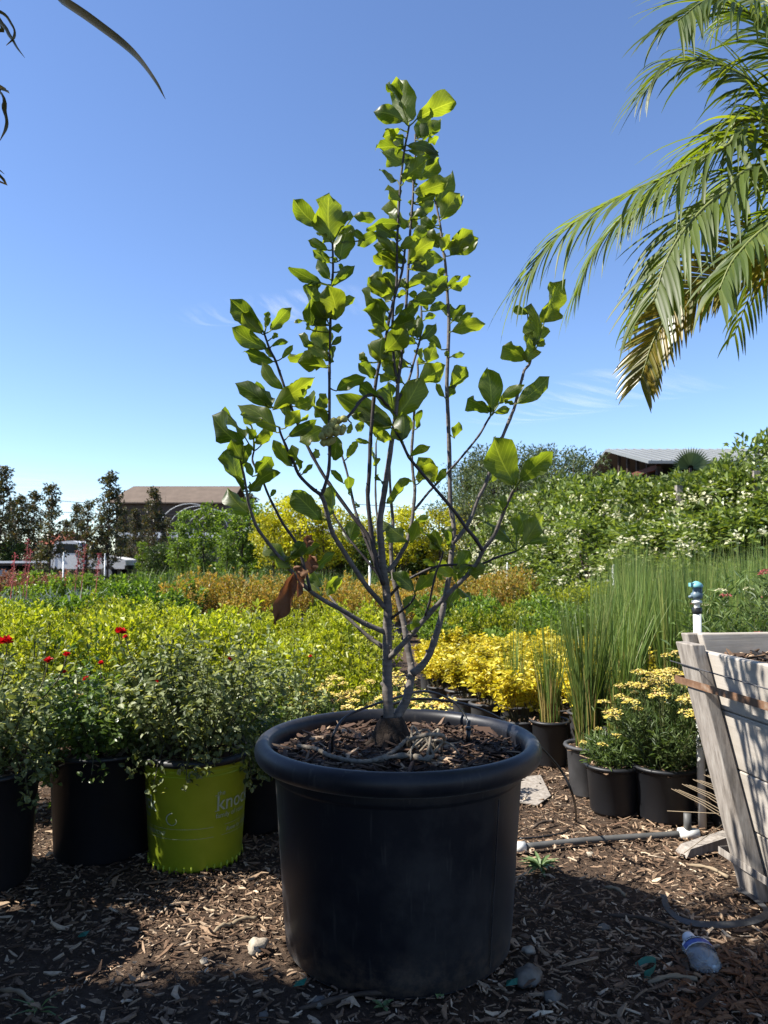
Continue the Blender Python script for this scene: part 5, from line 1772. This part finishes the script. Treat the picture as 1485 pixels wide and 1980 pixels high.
def right_palm():
    C = Vector((1.55, 1.98, 1.78))
    base = Vector((1.46, 1.93, .64))
    t = thing('feather_palm', 'feather-leaved palm with arching glossy fronds growing in the timber box', 'palm', base)
    b = MB()
    b.tube([(0, 0, -.05), (.02, .02, .5), C - base - Vector((0, 0, .05))], [.075, .065, .06], 12)
    g = random.Random(2)
    for k in range(60):
        z = g.uniform(.05, 1.1)
        q = g.uniform(0, 6.283)
        p = Vector((.02 + .065 * math.cos(q), .02 + .065 * math.sin(q), z))
        b.tube([p, p + Vector((.03 * math.cos(q), .03 * math.sin(q), .05))], [.012, .004], 5)
    b.build('trunk', M['farbark'], t, True)
    F = [  # (waypoints as (px, py, depth), leaflets, length, material)
        ([(1485, 262, 1.9), (1400, 285, 1.88), (1300, 335, 1.86), (1170, 395, 1.86), (1080, 455, 1.87), (1020, 535, 1.88)], 62, .27, 'palm', True),
        ([(1500, 330, 1.8), (1400, 372, 1.76), (1335, 430, 1.73), (1290, 500, 1.71), (1265, 580, 1.70)], 58, .23, 'palm', True),
        ([(1520, 490, 2.0), (1420, 512, 2.02), (1330, 565, 2.03), (1270, 645, 2.04), (1238, 735, 2.05)], 84, .15, 'palmyellow', False),
    ]
    for k, (w, n, L, m, s) in enumerate(F):
        frond(t, base, [C] + [at(*q) for q in w], 40 + k, n, L, m, s, droop=((.5, 1.9), (.5, 1.9), (.1, .7))[k], fwd=(.5, .5, .5)[k], roll=(.3, .4, 1.25)[k])
    G = [
        ([(1485, 235, 2.0), (1380, 290, 2.05), (1270, 360, 2.08), (1170, 455, 2.1), (1115, 560, 2.12)], .20),
        ([(1500, 190, 2.05), (1400, 128, 2.08), (1310, 118, 2.1), (1255, 165, 2.12)], .21),
        ([(1520, 90, 1.85), (1440, 20, 1.8), (1370, 0, 1.76), (1310, 40, 1.72)], .20),
        ([(1540, 60, 2.3), (1480, 0, 2.4), (1430, -20, 2.5), (1390, 30, 2.6)], .20),
        ([(1560, 400, 1.7), (1480, 440, 1.62), (1420, 500, 1.58), (1390, 560, 1.56)], .15),
        ([(1510, 230, 2.2), (1420, 250, 2.25), (1330, 300, 2.3), (1240, 400, 2.35)], .20),
        ([(1540, 320, 2.3), (1450, 330, 2.42), (1370, 380, 2.5), (1310, 460, 2.55)], .20),
    ]
    for k, (w, L) in enumerate(G):
        frond(t, base, [C] + [at(*q) for q in w], 60 + k, 74, L * 1.15, 'palm', False, droop=(.5, 2.0), roll=.2 + .2 * (k % 4))
    for k in range(10):
        q = math.radians(-120 + k * 27)
        d = Vector((math.cos(q), math.sin(q), 0))
        frond(t, base, [C, C + d * .35 + Vector((0, 0, .35)), C + d * .75 + Vector((0, 0, .38)), C + d * 1.1 + Vector((0, 0, .05))], 80 + k, 36, .20, 'palm', False)
right_palm()

def left_neighbours():
    # strap-leaved tree in a box, only its leaf tips reach the picture
    timber_box('weathered timber planter box of the strap-leaved tree beside the rose pots', (-2.45, 1.55), 0, .42, .33, .62, 9, chipsn=400)
    C = Vector((-1.88, 1.15, 2.35))
    base = Vector((-2.42, 1.55, .55))
    t = thing('strap_leaved_tree', 'strap-leaved tree with long drooping dark leaves reaching over the rose pots', 'tree', base)
    MB().tube([(0, 0, -.03), (.08, 0, .8), C - base], [.07, .06, .055], 10).build('trunk', M['farbark'], t, True)
    def strap(pts, w, seed):
        p = smooth_path(pts, 5)
        V, F = [], []
        g = random.Random(seed)
        n = len(p)
        for i, q in enumerate(p):
            f = i / (n - 1)
            tg = (p[min(i + 1, n - 1)] - p[max(i - 1, 0)]).normalized()
            s = tg.cross(Vector((0, .35, 1))).normalized()
            u = s.cross(tg)
            ww = w * .5 * (.75 + .25 * math.sin(f * 3)) * (1 - f ** 3) + .0006
            V += [q - s * ww + u * ww * .3 - base, q - base, q + s * ww + u * ww * .3 - base]
        for i in range(n - 1):
            for k in range(2):
                a = i * 3 + k
                F.append((a, a + 3, a + 4, a + 1))
        MB().add(V, F).build('strap_leaf', M['strap'], t, True)
    strap([C, at(-60, -90, 1.66), at(110, -2, 1.6), at(200, 58, 1.58), at(258, 105, 1.57), at(298, 155, 1.56), at(320, 192, 1.56)], .030, 1)
    strap([C, at(-120, -20, 1.62), at(-10, 38, 1.6), at(18, 70, 1.6), at(32, 92, 1.6), at(48, 112, 1.6)], .016, 2)
    strap([C, at(-100, 30, 1.62), at(-8, 22, 1.6), at(22, 48, 1.6), at(27, 72, 1.6), at(12, 88, 1.6)], .010, 3)
    strap([C, at(-90, 120, 1.62), at(-5, 175, 1.6), at(8, 215, 1.6), at(12, 245, 1.6), at(0, 272, 1.6)], .014, 4)
    strap([C, at(-90, 300, 1.62), at(-12, 325, 1.6), at(9, 337, 1.6)], .008, 5)
    g = random.Random(4)
    for k in range(46):
        q = math.radians(g.uniform(60, 330)) if k < 36 else math.radians(g.uniform(-60, 60))
        R = g.uniform(.5, .8) if k < 36 else g.uniform(.45, .6)
        el = g.uniform(-.1, 1.3)
        d = Vector((math.cos(q) * math.cos(el), math.sin(q) * math.cos(el), math.sin(el)))
        a = C + d * R * .5
        b = C + d * R * .9 + Vector((0, 0, -.08))
        c = C + Vector((d.x, d.y, 0)) * R * 1.05 + Vector((0, 0, d.z * R * .6 - .25))
        if c.x > -.505 * c.y - .05 and c.z < 2.6:
            continue
        strap([C, a, b, c], g.uniform(.02, .034), 20 + k)
    # unseen evergreens and box, added outside the frame to shade the foreground
    timber_box('weathered timber planter box added with the unseen shading evergreen', (-1.62, 1.02), .05, .38, .33, .62, 12, chipsn=300)
    t = thing('added_shade_tree', 'tall dense evergreen column in a timber box, added out of view to shade the foreground', 'tree', (-1.55, 1.04, .55))
    prof = lambda f: .62 * (math.sin(math.pi * min(1, f * .75 + .22)) ** .6)
    tr, cr, _ = tree_parts(950, 2.6, prof, .12, 'dgreen', 230, 70, .17, .075, .045, .05)
    link('trunk', tr, t)
    link('crown', cr, t)
    t2 = thing('added_shade_tree', 'second tall dense evergreen column, added out of view to shade the foreground', 'tree', (-1.5, .15, .0))
    link('trunk', tr, t2)
    link('crown', cr, t2, None, 1.3)
    P = MB().lathe(pot_profile(.185, .33), 32).mesh('added_shade_pot', M['potblack'], True)  # nested pots added out of view to cast solid shade at front left
    for k in range(8):
        o = link('added_shade_pot', P, None, (-1.40 + .004 * math.sin(k * 2), 1.80 + .004 * math.cos(k * 3), .052 * k), .7 * k)
        tag(o, 'empty black nursery pot in the unseen stack added to shade the left ground', 'pot', 'black pots stacked for added shade')
left_neighbours()

# ------------------------------------------------------------------ small things on the tub
def tub_bits():
    z = .462
    def onsoil(px, py, h=0.0):
        return gr(px, py, z + h)
    b = MB()
    p = [onsoil(642, 1452), at(645, 1420, 1.80), at(670, 1385, 1.86), at(725, 1362, 1.93), at(770, 1348, 2.0), at(812, 1337, 2.06), at(850, 1343, 2.1), at(880, 1360, 2.1), at(900, 1385, 2.08), gr(906, 1415, z)]
    b.tube(smooth_path(p, 6), .0032, 8)
    b.tube([p[-1] + Vector((0, 0, .03)), p[-1] - Vector((0, 0, .02))], [.006, .003], 8)
    tag(b.build('drip_tube', M['hose'], None, True), 'thin black drip tube looping across the tub with both ends in the mulch', 'tube')
    b = MB()
    p = [at(800, 1352, 2.12), at(870, 1356, 2.16), at(930, 1372, 2.2), at(985, 1400, 2.25), at(1040, 1440, 2.32), at(1085, 1490, 2.36), at(1108, 1540, 2.38), gr(1113, 1585, .006), gr(1095, 1608, .006), gr(1050, 1618, .006), gr(1005, 1622, .006)]
    b.tube(smooth_path([Vector((.0, 2.08, .52))] + p, 6), .0038, 8)
    tag(b.build('drip_tube', M['hose'], None, True), 'black drip tube running over the tub rim and curling down to the ground pipe', 'tube')
    r = MB()
    p = [onsoil(575, 1442, .006), onsoil(610, 1448, .008), onsoil(640, 1462, .008), onsoil(690, 1472, .008), onsoil(730, 1468, .01), onsoil(765, 1450, .012), onsoil(790, 1425, .02)]
    r.tube(smooth_path(p, 8), [.0045 + .0012 * (i % 2) for i in range(49)], 7)
    tag(r.build('old_rope', M['rope'], None, True), 'thick greyish rope lying curved over the mulch at the foot of the trunk', 'rope')
    r = MB()
    g = random.Random(9)
    pts = [onsoil(725, 1470, .006), onsoil(765, 1462, .010), onsoil(800, 1462, .012), onsoil(820, 1468, .014), onsoil(838, 1462, .02)]
    r.tube(smooth_path(pts, 6), [.006 + .002 * math.sin(i) for i in range(25)], 7)
    for k in range(9):
        c = onsoil(840 + g.uniform(-28, 18), 1462 + g.uniform(-26, 8), .01)
        q = g.uniform(0, 6.28)
        loop = [c, c + Vector((.03 * math.cos(q), .02 * math.sin(q), .025 + .02 * g.random())), c + Vector((.05 * math.cos(q + .8), .03 * math.sin(q + .8), .02)), c + Vector((.06 * math.cos(q + 1.2), .04 * math.sin(q + 1.2), -.004))]
        r.tube(smooth_path(loop, 5), [.0035 * (1 - .4 * i / 15) for i in range(16)], 6)
    lp = [onsoil(790, 1445, .01), onsoil(792, 1432, .045), onsoil(812, 1424, .06), onsoil(838, 1420, .07), onsoil(858, 1424, .055), onsoil(856, 1440, .02)]
    r.tube(smooth_path(lp, 6), .0045, 7)
    tag(r.build('frayed_tie', M['rope'], None, True), 'pale frayed knotted tree tie lying on the mulch in the tub', 'rope')
    e = MB()
    c = gr(906, 1432, z)
    e.tube([c - Vector((0, 0, .01)), c + Vector((0, 0, .028))], [.004, .006], 8).tube([c + Vector((0, 0, .028)), c + Vector((0, 0, .034))], [.008, .007], 8)
    tag(e.build('drip_emitter', M['hose'], None, True), 'small black drip emitter stake pushed into the tub mulch', 'emitter')
tub_bits()

# ------------------------------------------------------------------ litter on the ground
def litter():
    g = random.Random(21)
    for (px, py, r, m, lab) in ((497, 1838, .024, 'stone', 'rounded cream stone on the sunlit chips left of the tub'), (1022, 1898, .030, 'greystone', 'lumpy grey stone in the shade right of the tub'),
                                (1068, 1935, .018, 'greystone', 'small smooth blue-grey stone beside the lumpy one'), (1480, 1735, .03, 'stone', 'pale stone at the foot of the timber box'),
                                (617, 1945, .016, 'greystone', 'small rough grey pebble in the shade before the tub'), (509, 1968, .010, 'greystone', 'tiny round pebble on the dark soil before the tub'),
                                (395, 1862, .010, 'stone', 'tiny pale pebble on the sunlit chips'), (1023, 1843, .014, 'stone', 'pale flat pebble against the right foot of the tub'),
                                (1167, 1798, .014, 'greystone', 'flat grey stone chip in the shade between tub and box'), (891 + 250, 1655, .012, 'stone', 'pale stone chip beside the grey ground pipe')):
        p = gr(px, py)
        b = MB().blob((0, 0, r * .45), r, int(px), 12, 0, .22, (1.15, .9, .62))
        o = b.build('stone', M[m], None, True)
        o.location = p
        o.rotation_euler = (0, 0, g.uniform(0, 6))
        tag(o, lab, 'stone')
    # longer single splinters
    k = 0
    spl = ((1240, 1790, .16, -.5, 'long thin twig slanting across the shaded chips near the bottle'), (470, 1790, .07, .5, 'broad pale splinter on the sunlit chips'), (430, 1803, .05, .8, 'short pale splinter beside the broad one'),
           (225, 1700, .13, 1.3, 'thin pale twig standing out before the tall black pot'), (1190, 1730, .07, -1.0, 'slender pale twig on the shaded chips right of the tub'), (30, 1935, .10, -.5, 'pale crooked twig on the dark soil beneath the rose pots'),
           (700, 1945, .26, .2, 'long bent twig along the foot of the tub'), (1370, 1690, .12, -.9, 'pale curved twig at the foot of the timber box'), (1300, 1905, .11, .1, 'flat strip of bark beside the bottle'), (1050, 1600, .10, .6, 'split wood stick beside the ground pipe'))
    for (px, py, L, a, lab) in spl:
        p = gr(px, py)
        d = Vector((math.cos(a), math.sin(a), 0))
        s = Vector((-d.y, d.x, 0))
        b = MB().tube(smooth_path([p - d * L / 2 + Vector((0, 0, .008)), p + s * L * .06 + Vector((0, 0, .016)), p + d * L / 2 + Vector((0, 0, .010))], 4), [.0035 + .0014 * (i % 3) for i in range(9)], 6)
        tag(b.build('twig', M['string'] if k % 3 else M['farbark'], None, True), lab, 'twig')
        k += 1
    # ground pipe with coupling and riser tee
    t = thing('ground_pipe', 'grey plastic irrigation pipe lying on the chips between the tub and the timber box', 'pipe', gr(1000, 1640))
    o = t.location.copy()
    a, b_, c = gr(1008, 1638, .010), gr(1150, 1624, .008), gr(1330, 1612, .013)
    MB().tube([q - o for q in smooth_path([a, b_, c], 6)], .0108, 12).build('pipe', M['pvc'], t, True)
    MB().tube([a - o + Vector((-.028, -.004, 0)), a - o + Vector((.012, 0, 0))], .0175, 14).build('white_coupling', M['white'], t, True)
    MB().tube([c - o + Vector((-.03, .003, 0)), c - o + Vector((.035, -.003, 0))], .018, 14).build('tee', M['white'], t, True)
    MB().tube([c - o, c - o + Vector((0, 0, .066))], .0125, 12).build('riser_stub', M['pvc'], t, True)
    # broken plank beside the box
    p0, p1 = gr(1320, 1640, .02), gr(1408, 1620, .03)
    d = (p1 - p0)
    b = MB()
    mid = (p0 + p1) / 2
    b.hexa([p0 + Vector((0, -.03, -.02)), p1 + Vector((0, -.02, -.025)), p1 + Vector((0, .035, -.02)), p0 + Vector((-.02, .02, -.02)), p0 + Vector((.015, -.025, .006)), p1 + Vector((0, -.02, .012)), p1 + Vector((0, .035, .012)), p0 + Vector((.0, .015, .008))])
    tag(b.build('broken_plank', M['post']), 'short split weathered plank lying against the timber box by the pipe tee', 'plank')
    # straw wires poking out behind the box
    b = MB()
    for k in range(12):
        q0 = at(1298 + k * 7, 1525 + k * -3.0 + (k % 3) * 4, 2.50)
        q1 = at(1420, 1595 - k * 7, 2.36)
        b.tube([q0, q0.lerp(q1, .5) + Vector((0, 0, .006)), q1], .0011, 4)
    tag(stuff(b.build('dry_stalks', M['string'])), 'fan of thin dry pale stalks jutting out from the timber box corner', 'stalks')
    for (q, lab) in (((( 1290, 1568, 2.42), (1390, 1573, 2.38)), 'taut pale string stretched level behind the pipe tee'), (((1322, 1650, 2.22), (1400, 1592, 2.34)), 'pale string slanting down over the split plank')):
        b = MB().tube([at(*q[0]), at(*q[1])], .0012, 4)
        tag(b.build('string', M['string']), lab, 'string')
    # flat drip tape loop
    pts = [gr(1282, 1730, .012), gr(1292, 1758, .008), gr(1320, 1780, .008), gr(1365, 1788, .010), gr(1430, 1786, .014), gr(1472, 1775, .018), gr(1482, 1760, .018), gr(1455, 1735, .016), gr(1425, 1718, .010)]
    pth = smooth_path(pts, 5)
    V, F = [], []
    for i, q in enumerate(pth):
        tg = (pth[min(i + 1, len(pth) - 1)] - pth[max(0, i - 1)]).normalized()
        s = tg.cross(Vector((0, -.5, .85))).normalized() * .0085
        V += [q - s, q + s, q + s + Vector((0, 0, .0012)), q - s + Vector((0, 0, .0012))]
    for i in range(len(pth) - 1):
        for k in range(4):
            F.append((i * 4 + k, i * 4 + 4 + k, i * 4 + 4 + (k + 1) % 4, i * 4 + (k + 1) % 4))
    tag(MB().add(V, F).build('drip_tape', M['tape']), 'flat dark drip tape bent in a loop on the chips before the timber box', 'tape')
    # crushed water bottle
    p = gr(1352, 1868)
    t = thing('plastic_bottle', 'crushed clear plastic water bottle with torn blue label lying on the chips', 'bottle', p)
    ax = (gr(1318, 1818) - p)
    ax.z = 0
    ax.normalize()
    sd = Vector((-ax.y, ax.x, 0))
    def ring(f, r, sq, n=18):
        out = []
        for k in range(n):
            q = 2 * math.pi * k / n
            w = 1 + .10 * math.sin(3 * q + f * 60) + .07 * math.sin(5 * q + f * 90)
            out.append(ax * f + sd * (r * w * math.cos(q)) + Vector((0, 0, max(.003, .029 + r * w * sq * math.sin(q)))))
        return out
    prof = [(-.055, .006, .7), (-.053, .026, .7), (-.04, .0325, .75), (-.015, .033, .72), (.0, .030, .7), (.015, .031, .72), (.032, .024, .8), (.044, .0145, .9), (.050, .0125, 1)]
    V, F = [], []
    for (f, r, sq) in prof:
        V += ring(f, r, sq)
    n = 18
    for i in range(len(prof) - 1):
        for k in range(n):
            k2 = (k + 1) % n
            F.append((i * n + k, i * n + k2, (i + 1) * n + k2, (i + 1) * n + k))
    F.append(tuple(range(n - 1, -1, -1)))
    MB().add(V, F).build('bottle_body', M['bottle'], t, True)
    MB().tube([ax * .049 + Vector((0, 0, .029)), ax * .053 + Vector((0, 0, .029)), ax * .054 + Vector((0, 0, .029)), ax * .069 + Vector((0, 0, .029))], [.0135, .0145, .0152, .0148], 18).build('cap', M['labelwhite'], t, True)
    def lab(f0, f1, a0, a1, m, nm, lift=.0012):
        V, F = [], []
        nn = 8
        for i in range(nn + 1):
            q = math.radians(a0 + (a1 - a0) * i / nn)
            for f in (f0, f1):
                r = .0335 + lift
                V.append(ax * f + sd * (r * math.cos(q)) + Vector((0, 0, .031 + r * .80 * math.sin(q))))
        for i in range(nn):
            F.append((2 * i, 2 * i + 1, 2 * i + 3, 2 * i + 2))
        MB().add(V, F).build(nm, M[m], t)
    lab(-.014, .014, 20, 175, 'labelwhite', 'label', .0016)
    lab(-.0115, .006, 22, 173, 'labelblue', 'label_band', .0022)
    lab(.004, .0125, 40, 110, 'labelblack', 'label_panel', .0028)
    cu = bpy.data.curves.new('lettering', 'FONT')
    cu.body = 'KIRKLAND'
    cu.size = .0082
    ob = bpy.data.objects.new('lettering_source', cu)
    COL.objects.link(ob)
    me = bpy.data.meshes.new_from_object(ob.evaluated_get(bpy.context.evaluated_depsgraph_get()))
    bpy.data.objects.remove(ob)
    for v in me.vertices:
        q = math.radians(108 - v.co.x / .0345 * 57.3 * 1.05)
        r = .0335 + .0034
        v.co = ax * (.0055 + v.co.y) + sd * (r * math.cos(q)) + Vector((0, 0, .031 + r * .80 * math.sin(q)))
    me.materials.clear()
    me.materials.append(M['labelwhite'])
    link('lettering', me, t)
    # green ribbon
    pts = [gr(1228, 1868, .006), gr(1248, 1856, .016), gr(1268, 1858, .014), gr(1262, 1876, .012), gr(1246, 1885, .010), gr(1250, 1892, .006), gr(1258, 1890, .005)]
    pth = smooth_path(pts, 5)
    V, F = [], []
    for i, q in enumerate(pth):
        s = Vector((.2, .6, .5 + .4 * math.sin(i * .4))).normalized() * .007
        V += [q - s, q + s]
    F = [(2 * i, 2 * i + 2, 2 * i + 3, 2 * i + 1) for i in range(len(pth) - 1)]
    tag(MB().add(V, F).build('green_ribbon', M['ribbon'], None, True), 'crumpled strip of green plastic ribbon beside the crushed bottle', 'ribbon')
    for (px, py, lab_) in ((580, 1906, 'small scrap of dark green plastic at the left foot of the tub'), (160, 1812, 'small scrap of teal plastic on the dark soil left of the sunlit chips'), (1270 - 280, 1450 + 455, 'dark strip of plastic film at the right foot of the tub')):
        p = gr(px, py, .006)
        V = [p + Vector((-.014, -.004, 0)), p + Vector((.010, -.008, .006)), p + Vector((.014, .008, .012)), p + Vector((-.010, .010, .004)), p + Vector((0, .0, .012))]
        tag(MB().add(V, [(0, 1, 4), (1, 2, 4), (2, 3, 4), (3, 0, 4)]).build('plastic_scrap', M['ribbon']), lab_, 'scrap')
    # weeds
    def weed(px, py, n, L, W, seed, lab_, name='weed'):
        gg = np.random.default_rng(seed)
        q = gg.uniform(0, 6.283, n)
        el = gg.uniform(.1, .9, n)
        D = np.stack([np.cos(q) * np.cos(el), np.sin(q) * np.cos(el), np.sin(el)], 1)
        P = D * .006 * gg.uniform(0, 1, (n, 1)) + np.array([0, 0, .004])
        N = np.stack([-np.cos(q) * np.sin(el), -np.sin(q) * np.sin(el), np.cos(el)], 1)
        V, F = leaf_hex(P, D, N, L * gg.uniform(.6, 1.1, n), W, .15, .35)
        o = MB().arr(V, F).build(name, M['weed'])
        o.location = gr(px, py)
        tag(o, lab_, 'weed')
    weed(1045, 1680, 34, .062, .013, 1, 'low rosette of pale green leaves on the sunlit chips by the tub', 'rosette_weed')
    weed(848, 1922, 9, .03, .012, 2, 'tiny upright clover seedling against the front of the tub', 'clover_seedling')
    weed(742, 1952, 8, .022, .010, 3, 'tiny green seedling beneath the bent twig before the tub', 'clover_seedling')
    weed(72, 1960, 7, .06, .005, 4, 'few thin grass blades on the dark soil below the rose pots', 'grass_tuft')
    # strip of ground cloth and pale stone at the pot row
    a = gr(1005, 1530)
    V = [gr(1000, 1505, .004), gr(1045, 1500, .006), gr(1065, 1540, .006), gr(1040, 1558, .008), gr(1000, 1552, .005)]
    tag(MB().add(V + [v + Vector((0, 0, .004)) for v in V], [(4, 3, 2, 1, 0), (5, 6, 7, 8, 9)] + [(i, (i + 1) % 5, 5 + (i + 1) % 5, 5 + i) for i in range(5)]).build('flat_slab', M['post']), 'flat pale stone slab half buried in the chips behind the tub', 'slab')
    # dry leaf litter
    lf = MB()
    gg = np.random.default_rng(77)
    n = 260
    x = gg.uniform(1300, 1485, n)
    y = gg.uniform(1840, 1975, n)
    P = np.array([tuple(gr(a_, b_, .010)) for a_, b_ in zip(x, y)])
    q = gg.uniform(0, 6.283, n)
    D = np.stack([np.cos(q), np.sin(q), gg.normal(.1, .2, n)], 1)
    V, F = leaf_hex(P, D, gg.normal(0, .3, (n, 3)) + np.array([0, 0, 1.0]), .045 * gg.uniform(.5, 1.1, n), .011, .2, .2)
    lf.arr(V, F)
    o = stuff(lf.build('leaf_litter', M['dryleaf']))
    o['label'] = 'drift of narrow dry brown leaves on the chips around the bottle'
    o['category'] = 'leaf litter'
litter()
